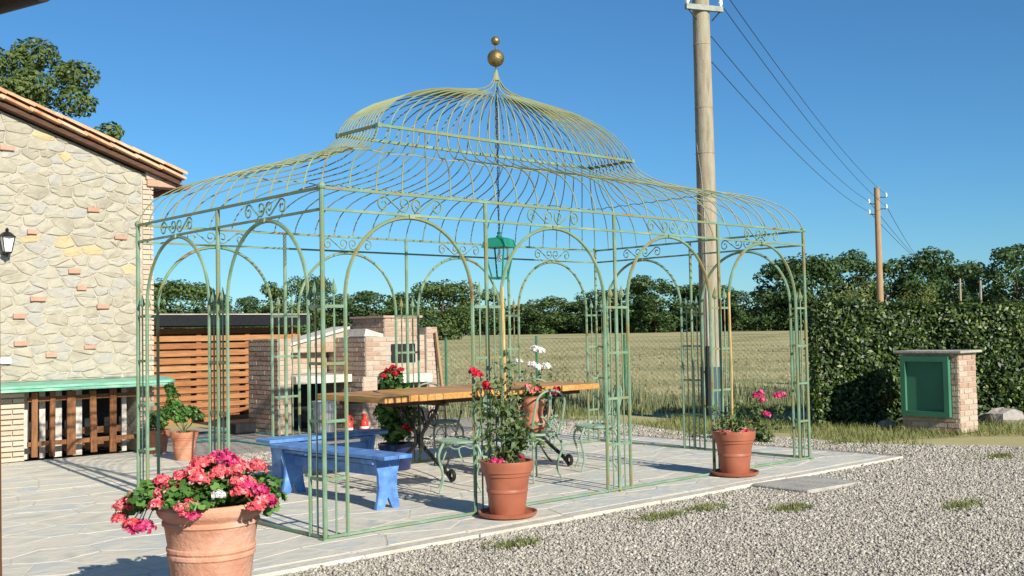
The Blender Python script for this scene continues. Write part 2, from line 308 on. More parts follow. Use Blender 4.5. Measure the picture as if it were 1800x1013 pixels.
def flagstones(x0, x1, y0, y1, sp, k=1.25):
    S = []; row = 0; y = y0+sp*.4
    while y < y1+sp:
        x = x0-(.5*sp*k if row % 2 else 0)
        while x < x1+sp: S.append((x+random.uniform(-.34, .34)*sp*k, y+random.uniform(-.34, .34)*sp)); x += sp*k*random.uniform(.75, 1.25)
        y += sp; row += 1
    for i, (px, py) in enumerate(S):
        poly = [(x0, y0), (x1, y0), (x1, y1), (x0, y1)]
        for q, (qx, qy) in enumerate(S):
            if q == i or abs(qx-px) > 4*sp or abs(qy-py) > 4*sp: continue
            A_, B_ = qx-px, (qy-py)*k*k; poly = clip(poly, A_, B_, A_*(px+qx)/2+B_*(py+qy)/2)
            if len(poly) < 3: break
        if len(poly) < 3 or area(poly) < .004: continue
        cx = sum(p[0] for p in poly)/len(poly); cy = sum(p[1] for p in poly)/len(poly); rr = math.sqrt(area(poly))*.5; n = len(poly)
        z1 = random.uniform(-.0008, .0008); g = random.uniform(.004, .008); V = []
        for ins, z in ((g, -.016), (g, z1-.002), (g+.003, z1)): V += [((a-cx)*(1-ins/rr), (b-cy)*(1-ins/rr), z) for a, b in poly]
        link('flagstone', newmesh('flagstone', V, [list(range(2*n, 3*n))]+[[r_*n+t, r_*n+(t+1) % n, r_*n+n+(t+1) % n, r_*n+n+t] for r_ in (0, 1) for t in range(n)]), SLAB, terrace, loc=(cx, cy, 0))
flagstones(-3.4, 6.98, -.49, 4.235, .42); flagstones(-1.3, 1.93, 4.245, 7.04, .42)
x = -4.6
while x < 7.02:                              # cream kerb stones along the gravel
    l = min(random.uniform(.7, 1.15), 7.06-x)
    MB().box((0, 0, 0), (l-.006, .13, .11), ch=.007).build('kerb_stone', KERBM, terrace).location = (x+l/2, -.572+random.uniform(-.006, .006), -.057+random.uniform(-.003, .003)); x += l
step = tag(MB().box((0, 0, 0), (.86, .62, .075), ch=.012).build('concrete_step', CONC), 'flat grey concrete step slab lying against the kerb in the gravel', 'step slab')
step.location = (4.62, -.965, GZ-.012); step.rotation_euler = (0, R(.6), R(-3))

# ------------------------------------------------------------------ gazebo
gz = thing('garden_gazebo', 'large domed gazebo of weathered mint green iron standing on the terrace', 'gazebo')
def gp_(mb, name, m=MINT, smooth=False, parent=None): return mb.build(name, m, parent or gz, smooth)
sides = [((0, 0), (1, 0), 4, W/4), ((W, 0), (0, 1), 2, D/2), ((0, D), (1, 0), 4, W/4), ((0, 0), (0, 1), 2, D/2)]
posts = {}
for (ox, oy), (dx, dy), nb, p_ in sides:
    for i in range(nb+1): posts[(round(ox+dx*p_*i, 3), round(oy+dy*p_*i, 3))] = i in (0, nb)
for (x, y), corner in posts.items():
    hh = H
    gp_(MB().tube([(x, y, 0.004), (x, y, hh-.012)], .0175, 8), 'post', smooth=False)
    gp_(MB().box((x, y, .006), (.07, .07, .012)), 'foot_plate')
    if corner: gp_(MB().sphere((x, y, H+.01), .03, 10, 6), 'post_cap')
th_ = np.linspace(0, 2.45*math.pi, 34); ra_ = .012+.036*(th_/th_[-1])            # one half of an S-scroll, the other half by point symmetry
ph_ = R(-62)-(th_[-1]-th_); hx_ = -.078+ra_*np.cos(ph_); hz_ = .004+ra_*np.sin(ph_)
SXr = np.concatenate([hx_, [0.], -hx_[::-1]]); SYr = np.concatenate([hz_, [0.], -hz_[::-1]])
for (ox, oy), (dx, dy), nb, p_ in sides:
    P = lambda t, z, off=0.: (ox+dx*t-dy*off, oy+dy*t+dx*off, z)
    ln = nb*p_
    gp_(MB().tube([P(0, H), P(ln, H)], .0145, 4), 'top_rail'); gp_(MB().tube([P(0, H2), P(ln, H2)], .013, 4), 'lower_rail')
    gp_(MB().tube([P(.02, .017), P(ln-.02, .015)], .013, 4), 'base_rail')
    for i in range(nb):
        a0 = i*p_; b0 = (i+1)*p_; la = .19 if i == 0 else .155; lb = .19 if i == nb-1 else .155
        l0, l1 = a0+la, b0-lb; c = (l0+l1)/2; r = (l1-l0)/2; zs = H2-.018-r*1.02
        pts = [P(l0, .005), P(l0, zs)]+[P(c-r*math.cos(t), zs+r*1.02*math.sin(t)) for t in np.linspace(.08, math.pi-.08, 25)]+[P(l1, zs), P(l1, .005)]
        gp_(MB().tube(pts, .0155, 6), 'arch')
        for q0, q1 in ((a0, l0), (l1, b0)):
            for z in (.42, .83, 1.24, 1.65): gp_(MB().box(P((q0+q1)/2, z), ((abs(q1-q0)-.03)*abs(dx)+.018*abs(dy), (abs(q1-q0)-.03)*abs(dy)+.018*abs(dx), .022)), 'rung')
            m_ = (q0+q1)/2; mb = MB().tube([P(m_, .02), P(m_, 1.74)], .0075, 5)
            rod = gp_(mb, 'spear_rod'); tip = MB().lathe([(.006, 0), (.02, .012), (.027, .03), (.014, .07), (.001, .12)], 6, P(m_, 1.735))
            tip.build('spear_tip', MINT, rod)
        for sg in (-1, 1):
            cc = c+sg*.158; pts = [P(cc+sg*SXr[k]*1.22, (H+H2)/2+SYr[k]*1.28, .0) for k in range(len(SXr))]
            gp_(MB().tube(pts, .0068, 5), 'scroll')
        gp_(MB().box(P(c, H2-.012), (.05, .05, .03)), 'collar')
# roof ribs: bell-shaped below the upper frame, onion-shaped above it
AX, AY, HF = 1.707, .321, 3.31; CX, CY = W/2, D/2
low = [(0, 2.505), (.012, 2.57), (.035, 2.64), (.07, 2.71), (.12, 2.775), (.19, 2.835), (.28, 2.885), (.38, 2.92), (.5, 2.952), (.62, 2.985), (.72, 3.02), (.81, 3.065), (.89, 3.125), (.95, 3.195), (.985, 3.26), (1, HF)]
upp = [(.012, 3.37), (.04, 3.44), (.085, 3.51), (.14, 3.575), (.21, 3.64), (.3, 3.70), (.42, 3.76), (.55, 3.805), (.68, 3.84), (.79, 3.87), (.88, 3.905), (.94, 3.955), (.975, 4.03), (.99, 4.10)]
per = []
NL, NS = 26, 13
for k in range(NL): per += [((W*k/NL, 0), (CX-AX+2*AX*k/NL, CY-AY)), ((W-W*k/NL, D), (CX+AX-2*AX*k/NL, CY+AY))]
for k in range(NS): per += [((W, D*k/NS), (CX+AX, CY-AY+2*AY*k/NS)), ((0, D-D*k/NS), (CX-AX, CY+AY-2*AY*k/NS))]
ri = -1
for (ex, ey), (qx, qy) in per:
    w1 = random.uniform(-.008, .008); ri += 1; ue = upp if ri % 10 == 0 else upp[:-4]
    pts = [(ex+(qx-ex)*s, ey+(qy-ey)*s, z+w1*math.sin(s*3.1)) for s, z in low]+[(qx+(CX-qx)*s, qy+(CY-qy)*s, z) for s, z in ue]
    gp_(MB().tube(pts, .0062, 5), 'roof_rib', RIBM, True)
for z, rr in ((HF, .018),):
    cs = [(CX-AX, CY-AY), (CX+AX, CY-AY), (CX+AX, CY+AY), (CX-AX, CY+AY)]
    for i in range(4):
        a, b = cs[i], cs[(i+1) % 4]; gp_(MB().tube([(*a, z), (*b, z)], rr, 4), 'dome_rail')
        gp_(MB().box((a[0], a[1], z), (.04, .04, .04)), 'corner_block')
fr = .5                                    # binding hoop on the flat of the bell
hc = [((1-fr)*x1+fr*x2, (1-fr)*y1+fr*y2) for (x1, y1), (x2, y2) in (((0, 0), cs[0]), ((W, 0), cs[1]), ((W, D), cs[2]), ((0, D), cs[3]))]
for i in range(4):
    a, b = hc[i], hc[(i+1) % 4]; n_ = 40
    gp_(MB().tube([(a[0]+(b[0]-a[0])*t, a[1]+(b[1]-a[1])*t, 2.938+.008*math.sin(t*60)) for t in np.linspace(0, 1, n_)], .006, 4), 'binding_hoop', RIBM)
gp_(MB().tube([(CX, CY, 3.98), (CX, CY, 4.46)], .008, 6), 'finial_rod', BRONZE)
gp_(MB().lathe([(.03, 4.02), (.022, 4.09), (.014, 4.13)], 10, (CX, CY, 0)), 'finial_collar', RIBM, True)
gp_(MB().sphere((CX, CY, 4.25), .088, 22, 14), 'finial_ball', BRONZE, True); gp_(MB().sphere((CX, CY, 4.43), .046, 18, 12), 'finial_ball', BRONZE, True)

# ------------------------------------------------------------------ hanging lantern
ln = thing('hanging_lantern', 'green four sided glass lantern hanging on a chain under the gazebo dome', 'lantern', (CX, CY, 1.985), R(20)); ln.scale = (.8, .8, .8)
mb = MB()
for k in range(53):
    z = .60+k*.0365; pts = [(.011*math.cos(a)*(1 if k % 2 else 0), .011*math.cos(a)*(0 if k % 2 else 1), z+.024*math.sin(a)) for a in np.linspace(0, 6.283, 9)[:-1]]
    mb.tube(pts, .004, 4, closed=True)
mb.build('chain', IRON, ln)
MB().tube([(.02*math.sin(k*.9), .02*math.cos(k*.7), .56+k*.037) for k in range(53)], .005, 5).build('cable', WIREM, ln)
rt = MB(); lv = [(.20, .40), (.195, .415), (.165, .50), (.10, .525), (.04, .53)]
Vv = []; Ff = []
for r_, z in lv: Vv += [(sx*r_*.85, sy*r_*.85, z) for sx, sy in ((-1, -1), (1, -1), (1, 1), (-1, 1))]
for i in range(len(lv)-1):
    for k in range(4): q = (k+1) % 4; Ff.append([i*4+k, i*4+q, i*4+4+q, i*4+4+k])
Ff += [[3, 2, 1, 0], [16, 17, 18, 19]]; rt.add(Vv, Ff); rt.build('lantern_roof', LGREEN, ln)
MB().lathe([(.03, .528), (.04, .545), (.018, .565), (.028, .585), (.01, .61)], 12).build('lantern_cap', LGREEN, ln, True)
for sx, sy in ((-1, -1), (1, -1), (1, 1), (-1, 1)): MB().tube([(sx*.075, sy*.075, .02), (sx*.14, sy*.14, .398)], .011, 4).build('lantern_bar', LGREEN, ln)
MB().box((0, 0, .012), (.175, .175, .026)).build('lantern_base', LGREEN, ln)
for a in range(4):
    M = rotz(a*math.pi/2); q = [M @ np.array(v) for v in ((-.07, -.074, .028), (.07, -.074, .028), (.132, -.139, .396), (-.132, -.139, .396))]
    q += [v*np.array((.97, .97, 1)) for v in q]
    MB().add(q, [[0, 1, 2, 3], [7, 6, 5, 4], [0, 4, 5, 1], [1, 5, 6, 2], [2, 6, 7, 3], [3, 7, 4, 0]]).build('glass_pane', GLASS, ln)
MB().lathe([(.012, .38), (.016, .34), (.03, .30), (.036, .26), (.02, .225), (.001, .22)], 12).build('bulb', PORC, ln, True)

# ------------------------------------------------------------------ table
TZ = .872
tt = thing('dining_table', 'long honey coloured plank table on wrought iron supports inside the gazebo', 'table', (3.07, 2.1, 0))
xs = -1.45; wd = [.30, .10, .10, .10, .10, .42, .22, .36, .24, .26, .10, .10, .10, .40]; sc_ = 2.9/sum(wd)
for w_ in wd:
    w_ *= sc_; MB().box((xs+w_/2, random.uniform(-.012, .012), TZ-.032+random.uniform(-.002, .002)), (w_-.009, 1.14+random.uniform(-.02, .02), .06), ch=.005).build('table_plank', WOODT, tt); xs += w_
for sy in (-.36, .36): MB().box((0, sy, TZ-.088), (2.6, .07, .045)).build('table_batten', SOFFIT, tt)
for sx in (-.62, 1.0):
    tr_ = MB().box((sx, 0, TZ-.122), (.06, .9, .022)).build('trestle', IRON, tt)
    for sg in (-1, 1):
        p1 = [(sx, sg*(.10+.30*math.sin(t*2.6)**2*(1 if t < .6 else 1)), TZ-.135-t*.40) for t in np.linspace(0, 1, 12)]
        c1 = []
        for t in np.linspace(0, 1, 34):       # lyre: top scroll, waist, flaring foot with a curl
            yy = .17+.13*math.cos(t*2*math.pi) + .24*max(0, t-.55)**1.2*2.2; zz = (TZ-.14)*(1-t)+.02+.0*t
            c1.append((sx, sg*yy, zz))
        e = c1[-1]; curl = [(sx, e[1]+sg*.055*math.sin(a)*(1-a/9), e[2]+.055-.055*math.cos(a)*(1-a/9)) for a in np.linspace(.3, 5.2, 16)]
        MB().tube(c1+curl, .02, 6).build('scroll_leg', IRON, tr_, True)
        cen = [(sx, sg*(.03+.11*(1-a/8)*abs(math.sin(a*.5))), .58+.12*math.cos(a)*(1-a/9)) for a in np.linspace(0, 5.6, 22)]
        MB().tube(cen, .012, 5).build('inner_scroll', IRON, tr_, True)
    for sg in (-1, 1): MB().tube([(sx, sg*.24+.085*math.cos(a)*(1-a/14), .60+.10*math.sin(a)*(1-a/14)) for a in np.linspace(0, 9.5, 34)], .011, 5).build('ring_scroll', IRON, tr_, True)
    MB().tube([(sx, 0, TZ-.13), (sx, 0, .30)], .012, 6).build('centre_bar', IRON, tr_)
    MB().tube([(sx, -.17, .40), (sx, .17, .40)], .009, 6).build('cross_bar', IRON, tr_)
    d_ = 1 if sx < 0 else -1
    br = [(sx+d_*(.05+.34*t), -.3+.1*t, .04+.62*t**1.3) for t in np.linspace(0, 1, 12)]
    MB().tube(br, .010, 6).build('brace', IRON, tr_, True)

# ------------------------------------------------------------------ blue benches
def bench(label, loc, rz, L):
    b = thing('blue_bench', label, 'bench', loc, rz, 'blue painted plank benches in the gazebo')
    for k in (-1, 1): MB().box((k*.074, 0, .432), (.142, L, .034), ch=.005).build('seat_plank', BLUE, b)
    prof = [(-.125, 0), (-.045, 0), (0, .095), (.045, 0), (.125, 0), (.105, .09), (.092, .18), (.098, .28), (.125, .375), (.13, .412), (-.13, .412), (-.125, .375), (-.098, .28), (-.092, .18), (-.105, .09)]
    # two convex-ish halves so that the notch is a real opening
    left = [(-.125, 0), (-.045, 0), (0, .095), (0, .412), (-.13, .412), (-.125, .375), (-.098, .28), (-.092, .18), (-.105, .09)]
    for sy in (-1, 1):
        m_ = MB(); m_.prism(prof, (0, sy*(L/2-.16)-.015, 0), (1, 0, 0), (0, 0, 1), (0, 1, 0), .03); m_.build('leg_panel', BLUE, b)
    MB().box((0, 0, .30), (.026, L-.3, .085)).build('stretcher', BLUE, b)
    MB().box((0, 0, .395), (.24, L-.38, .02)).build('seat_batten', BLUE, b)
    return b
bench('blue bench with the cut-out leg panel facing the gravel, beside the table end', (1.09, 1.5, 0), R(2), 1.72)
bench('blue bench behind the plank table, partly in its shadow', (1.78, 2.8, 0), R(88), 1.36)

# ------------------------------------------------------------------ chairs
def make_chair():
    c = thing('iron_chair', 'x', 'chair', (0, 0, 0), 0, 'pale green wrought iron chairs around the table')
    rr = .2
    s = MB().tube([(rr*math.cos(a), rr*math.sin(a), .455) for a in np.linspace(0, 2*math.pi, 29)[:-1]], .013, 6, closed=True).build('seat', CHAIRG, c, True)
    m_ = MB()
    for k in range(-4, 5):
        x = k*.042; h = math.sqrt(rr*rr-x*x); m_.box((x, 0, .458), (.026, 2*h, .007))
    m_.build('seat_slats', CHAIRG, s)
    m_ = MB()
    m_.tube([(rr*.93*math.cos(a), rr*.93*math.sin(a), .41+.012*math.sin(a*8)) for a in np.linspace(0, 2*math.pi, 49)[:-1]], .006, 5, closed=True); m_.build('apron', CHAIRG, s)
    for k, (sx, sy) in enumerate(((-1, -1), (1, -1), (1, 1), (-1, 1))):
        ts = np.linspace(0, 1, 14); pts = [(sx*(.135+.045*math.sin(t*6.0)*(1-t*.5)+.06*t), sy*(.135+.045*math.sin(t*6.0)*(1-t*.5)+.06*t), .45*(1-t)+.008) for t in ts]
        l_ = MB().tube(pts, [.013-.004*t for t in ts], 6).build('leg', CHAIRG, c, True)
        MB().tube([(sx*.15, sy*.15, .30), (sx*.10, sy*.12, .37), (sx*.05, sy*.15, .42)], .006, 5).build('bracket', CHAIRG, l_, True)
    bk = [(-.18, .16, .45), (-.19, .2, .6), (-.185, .235, .74)]+[(-.185*math.cos(a), .24+.012*math.sin(a), .75+.13*math.sin(a)) for a in np.linspace(.15, math.pi-.15, 15)]+[(.185, .235, .74), (.19, .2, .6), (.18, .16, .45)]
    b = MB().tube(bk, .011, 6).build('backrest', CHAIRG, c, True)
    m_ = MB()
    for sg in (-1, 1):
        m_.tube([(sg*(.015+.075*(1-k/26)*(1-math.cos(k*.30))), .215+.0006*k, .52+.27*k/26+.05*math.sin(k*.30)) for k in range(27)], .0065, 5)
    m_.tube([(0, .17, .455), (0, .2, .6), (0, .24, .87)], .007, 5); m_.tube([(-.185, .195, .56), (.185, .195, .56)], .006, 5)
    m_.build('back_scroll', CHAIRG, b)
    return c
ch0 = make_chair()
for i, (lab, x, y, rz) in enumerate((
    ('pale green iron chair at the table side near the blue bench with the cut-out leg', 2.16, 1.12, -128),
    ('pale green iron chair holding the terracotta pot with pink flowers', 3.08, 1.08, 178),
    ('pale green iron chair standing alone at the table end towards the utility pole', 4.05, 1.18, -125),
    ('pale green iron chair behind the table in front of the brick barbecue', 3.42, 2.98, -8),
    ('pale green iron chair at the far table corner towards the meadow fence', 4.62, 2.62, -35))):
    o = ch0 if i == 0 else copy_tree(ch0); o.location = (x, y, 0); o.rotation_euler = (0, 0, R(rz)); o['label'] = lab

# ------------------------------------------------------------------ pots
def pot(prof, name, m, par, n=32, inner=True):
    r_, z_ = prof[-1]; pr = [(0.001, .0)]+prof+[(r_-.022, z_), (r_-.03, z_-.05), (.001, z_-.05)]
    p = MB().lathe([(max(a, .001), b) for a, b in pr], n).build(name, m, par, True)
    MB().lathe([(.001, z_-.035), (r_-.03, z_-.04), (r_-.03, z_-.052)], 20).build('soil', SOIL, par)
    return p
def saucer(label, loc, r):
    s = MB().lathe([(.001, 0), (r*.82, 0), (r*.95, .012), (r, .04), (r-.012, .042), (r*.93-.012, .02), (.001, .016)], 32).build('pot_saucer', PLASTR, None, True)
    s.location = loc; return tag(s, label, 'saucer', 'terracotta saucers')
def petals(c, r, n, size, seed=None):
    d = rng.normal(0, 1, (n, 3)); d /= np.linalg.norm(d, axis=1)[:, None]; d[:, 2] = np.abs(d[:, 2])*.9-.25*rng.uniform(0, 1, n)
    return leaves(np.asarray(c)+d*r*rng.uniform(.7, 1.05, n)[:, None], d, size, .85, .5, .1)
def hexleaf(P, N, size):                 # rounded lobed leaves
    n = len(P); N = N+rng.normal(0, .45, (n, 3)); N /= np.linalg.norm(N, axis=1)[:, None]; A_ = np.cross(N, rng.normal(0, 1, (n, 3))); A_ /= np.linalg.norm(A_, axis=1)[:, None]; B_ = np.cross(N, A_)
    S = (size*rng.uniform(.6, 1.25, n))[:, None]; V = np.empty((n, 7, 3))
    for k in range(7):
        a = k*2*math.pi/7; q = .5*(1 if k else .35); V[:, k] = P+S*q*(math.cos(a)*A_+math.sin(a)*B_)+N*S*.10*(1 if k % 2 else -.6)
    return V.reshape(-1, 3)

# big geranium pot in the foreground
bp = thing('geranium_planter', 'big pale terracotta pot overflowing with coral pink geraniums at the terrace corner', 'flower pot', (-1.47, -1.2, GZ))
bp.scale = (.98, .98, .95)
pr = [(.205, 0), (.212, .03), (.248, .29), (.251, .294), (.259, .30), (.259, .314), (.252, .32), (.262, .332), (.262, .346), (.254, .352), (.272, .448), (.276, .452), (.286, .458), (.286, .474), (.279, .48), (.283, .488), (.305, .502), (.316, .518), (.318, .54), (.308, .554), (.302, .56)]
pr = [(a*.90, b*1.12) for a, b in pr]
pot(pr, 'pot', TERRAP, bp, 48)
bl = []
for _ in range(40):
    a = random.uniform(0, 6.28); q = random.uniform(0, .30)**.9; bl.append((q*math.cos(a)*1.05, q*math.sin(a), .60+random.uniform(0, .17)*(1-q/.5), .12, .12, .09))
def lat(l, dpt, z): return (RT[0]*l+FW[0]*dpt, RT[1]*l+FW[1]*dpt, z)     # sideways / away, just a pair of axes
bl += [(*lat(-.30-.05*k, -.05, .60-.012*k), .065, .065, .055) for k in range(4)]+[(*lat(.30, -.06, .62), .08, .08, .08), (*lat(.33, -.08, .565), .06, .06, .07), (*lat(.30, -.12, .60), .07, .07, .07), (*lat(-.26, -.1, .60), .07, .07, .06)]
def zmap(z): return .64+(z-.60)*.87 if z > .6 else .645+(z-.6)*1.05
bl = [(b[0], b[1], zmap(b[2]), b[3]*.82, b[4]*.82, b[5]*.7) for b in bl]
P, N = blob_points(3200, bl); fr_in = P[:, 0]*FW[0]+P[:, 1]*FW[1] < -.20
P[:, 2] = np.where(fr_in & (np.abs(P[:, 0]*RT[0]+P[:, 1]*RT[1]) < .26), np.maximum(P[:, 2], .655), P[:, 2]); N[:, 2] += .7
link('foliage', quadmesh('geranium_leaves', hexleaf(P, N, .047), 7), GERL, bp)
heads = [(-.17, -.17, .70, 0), (-.20, -.20, .66, 0), (-.12, -.15, .76, 0), (-.02, -.12, .83, 0), (-.05, -.15, .78, 0), (.0, -.2, .74, 0), (.05, -.1, .84, 0), (.10, -.15, .77, 0), (.15, -.1, .83, 1), (.18, -.15, .78, 0), (.22, -.2, .72, 0),
         (.24, -.22, .66, 0), (.27, -.18, .71, 0), (.30, -.12, .80, 0), (.34, -.15, .66, 1), (.36, -.18, .61, 0), (.33, -.2, .57, 0), (.38, -.12, .58, 1), (.13, -.27, .655, 2), (-.02, -.3, .60, 0), (-.04, -.31, .56, 0),
         (-.42, -.06, .60, 0), (-.47, -.05, .565, 0), (-.5, -.03, .50, 0), (-.40, -.1, .485, 0), (-.37, -.1, .45, 1), (-.43, -.05, .46, 0), (-.24, -.1, .72, 0), (-.1, .15, .78, 0), (.1, .2, .78, 0), (.25, .1, .76, 0), (-.22, -.25, .59, 0)]
random.seed(5)
heads = [(l*.95, dp-(.06 if abs(l) > .3 else .02), zmap(z)+.012, k) for l, dp, z, k in heads]
heads += [(l+random.uniform(-.05, .05), dp+random.uniform(-.03, .08), z+random.uniform(-.03, .03), 0 if random.random() < .75 else 1) for l, dp, z, k in heads if random.random() < .25 and k != 2]
for l, dp, z, k in heads:
    r_ = random.uniform(.038, .055) if k != 2 else .033
    c_ = lat(l*.98, dp, z)
    fh = link('flower_head', quadmesh('flower_head', petals((0, 0, 0), r_, 120, .027)), (PINK, MAGENTA, WHITE)[k], bp, loc=c_)
m_ = MB()
for l, dp, z, k in heads: e = lat(l*.98, dp, z); m_.tube([(e[0]*.45, e[1]*.45, .62), (e[0]*.8, e[1]*.8, max(.68, .6+.8*(z-.6))), e], .0035, 4)
m_.build('flower_stalks', STEM, bp)

# rose pots with saucers by the gazebo front
PP = [(.135, 0), (.14, .02), (.158, .17), (.164, .175), (.164, .195), (.161, .2), (.176, .295), (.186, .30), (.19, .325), (.2, .33), (.206, .37), (.212, .405), (.21, .415)]
def rose_stems(par, stems, m=ROSEL, leafn=26, size=.055):
    mb = MB(); LP = []; 
    for pts in stems:
        pts = [np.array(q, float) for q in pts]; mb.tube(pts, [.006-.003*i/len(pts) for i in range(len(pts))], 5)
        for _ in range(leafn):
            i = random.randrange(0, len(pts)-1); t = random.random(); LP.append(pts[i]*(1-t)+pts[i+1]*t+rng.normal(0, .035, 3))
    mb.build('stem', STEM, par); LP = np.array(LP); link('foliage', quadmesh('rose_leaves', leaves(LP, np.tile((0, 0, .6), (len(LP), 1)), size, .55, .8)), m, par)
def wander(p0, p1, k=7, s=.03): return [np.array(p0)*(1-t)+np.array(p1)*t+rng.normal(0, s, 3)*math.sin(math.pi*min(t*1.1, 1)) for t in np.linspace(0, 1, k)]
def bloom(par, c, r, m, n=46): link('bloom', quadmesh('bloom', petals((0, 0, 0), r, n, r*1.15)), m, par, loc=c)
saucer('terracotta coloured saucer under the pot with the tall climbing rose', (1.52, -.24, .003), .235)
rp = thing('rose_planter', 'terracotta pot with tall climbing rose tied to a bamboo cane', 'flower pot', (1.52, -.24, .022), 0, 'terracotta rose pots along the gazebo front')
pot(PP, 'pot', PLASTR, rp)
st = []
for k in range(15):
    a = random.uniform(0, 6.28); q = random.uniform(.03, .12); l, dp, z = random.choice([(-.14, 0, 1.05), (-.1, .05, .95), (-.05, 0, 1.12), (.05, 0, .85), (.12, -.04, .75), (-.2, 0, .95), (-.16, .03, .8), (.1, .05, .95)])
    e = lat(l+random.uniform(-.08, .08), dp+random.uniform(-.08, .08), z+random.uniform(-.1, .12)); st.append(wander((q*math.cos(a), q*math.sin(a), .37), e, 8, .035))
rose_stems(rp, st, leafn=44, size=.06)
MB().tube([lat(.0, .02, .3), lat(-.005, .02, 1.2), lat(-.012, .03, 1.78)], .011, 6).build('bamboo_cane', BAMBOO, rp)
for l, dp, z in ((-.22, -.02, 1.09), (-.25, .0, 1.11), (-.15, -.06, 1.01), (-.13, -.05, .985)): bloom(rp, lat(l, dp, z), .036, RED)
for l, dp, z in ((.11, 0, .44), (-.1, -.12, .42), (-.05, -.13, .41)): bloom(rp, lat(l, dp, z), .03, MAGENTA, 30)
saucer('terracotta coloured saucer under the pot with the sparse leafy plant', (4.6, -.17, .003), .235)
rp2 = thing('rose_planter', 'terracotta pot with sparse young rose and thin cane near the gazebo end', 'flower pot', (4.6, -.17, .022), 0, 'terracotta rose pots along the gazebo front')
pot(PP, 'pot', PLASTR, rp2)
st = [wander((random.uniform(-.1, .1), random.uniform(-.1, .1), .37), lat(random.uniform(-.2, .2), random.uniform(-.1, .1), random.uniform(.45, .75)), 6, .03) for _ in range(11)]
rose_stems(rp2, st, leafn=22, size=.055)
MB().tube([lat(-.01, .02, .3), lat(0, .03, 1.0), lat(-.006, .04, 1.78)], .009, 6).build('bamboo_cane', BAMBOO, rp2)
for k in range(6): a = k*1.1; bloom(rp2, (.14*math.cos(a)-.05, .12*math.sin(a)-.05, .41), .026, PINK, 24)

def leafy_pot(name, label, loc, scale, prof, pm, blobs, n, lm, ls, flowers=(), fm=RED, stem=None):
    t = thing(name, label, 'flower pot', loc); pot([(a*scale, b*scale) for a, b in prof], 'pot', pm, t, 28)
    P, N = blob_points(n, blobs, inner=.3); N[:, 2] += .6; link('foliage', quadmesh('foliage', leaves(P, N, ls, .6, .6)), lm, t)
    m_ = MB(); z0 = prof[-1][1]*scale-.03
    for b in blobs: m_.tube(wander((0, 0, z0), (b[0]*.9, b[1]*.9, b[2]), 5, .015), .007 if stem is None else stem, 5)
    m_.build('stem', STEM, t)
    for f in flowers: bloom(t, f, .033, fm, 40)
    return t
sp_ = leafy_pot('shrub_planter', 'terracotta pot with small bushy green tree between house and gazebo', (1.63, 5.62, .002), .95, PP, TERRA,
          [(*lat(-.1, 0, .72), .13, .13, .1), (*lat(-.16, 0, .85), .1, .1, .14), (*lat(.08, 0, .68), .14, .14, .08), (*lat(.2, 0, .62), .1, .1, .05), (*lat(-.2, 0, 1.0), .08, .08, .1), (*lat(-.05, 0, .58), .12, .12, .06), (*lat(-.22, 0, .68), .08, .08, .12)], 750, GERL, .075)
leafy_pot('herb_planter', 'small terracotta pot with trailing leaves tucked beside the house corner', (1.72, 6.55, .002), .72, PP, TERRA, [(0, 0, .42, .14, .14, .12), (.08, 0, .5, .1, .1, .1)], 260, GERL, .07)
leafy_pot('geranium_tub', 'navy glazed tub with red geraniums standing behind the blue benches', (2.72, 2.84, .002), .86, [(a*1.15, b*.78) for a, b in PP], NAVY,
          [(*lat(-.02, 0, .42), .18, .18, .13), (*lat(-.1, 0, .62), .15, .15, .14), (*lat(.04, 0, .78), .16, .16, .14), (*lat(-.06, 0, .95), .14, .14, .13), (*lat(.12, 0, .55), .12, .12, .12)], 900, GERL, .085,
          [lat(-.08, -.1, 1.05), lat(.0, -.12, 1.02), lat(-.02, -.1, 1.09), lat(.06, -.1, 1.06), lat(.1, -.12, .46), lat(.16, -.1, .42), lat(-.12, -.12, 1.0)], RED)
cp = thing('flower_jar', 'tall terracotta jar with pink and red flowers standing on a green chair', 'flower pot', (3.08, 1.08, .472))
MB().lathe([(.075, 0), (.105, .04), (.115, .10), (.09, .16), (.082, .19), (.10, .24), (.105, .29), (.085, .33), (.095, .345), (.08, .345), (.07, .3), (.001, .3)], 24).build('jar', TERRA, cp, True)
for sg in (-1, 1): MB().tube([lat(sg*.09, 0, .27), lat(sg*.15, 0, .24), lat(sg*.15, 0, .15), lat(sg*.1, 0, .10)], .011, 6).build('jar_handle', TERRA, cp, True)
P, N = blob_points(150, [(0, 0, .40, .12, .12, .09), (*lat(.14, 0, .37), .08, .08, .06)], inner=.2); link('foliage', quadmesh('jar_leaves', leaves(P, N, .055)), GERL, cp)
for l, z, m in ((-.02, .39, PINK), (.04, .41, PINK), (-.06, .43, PINK), (.19, .38, MAGENTA), (.22, .40, RED)): bloom(cp, lat(l, -.07, z), .036, m)

sp_.scale = (.84, .84, .84)
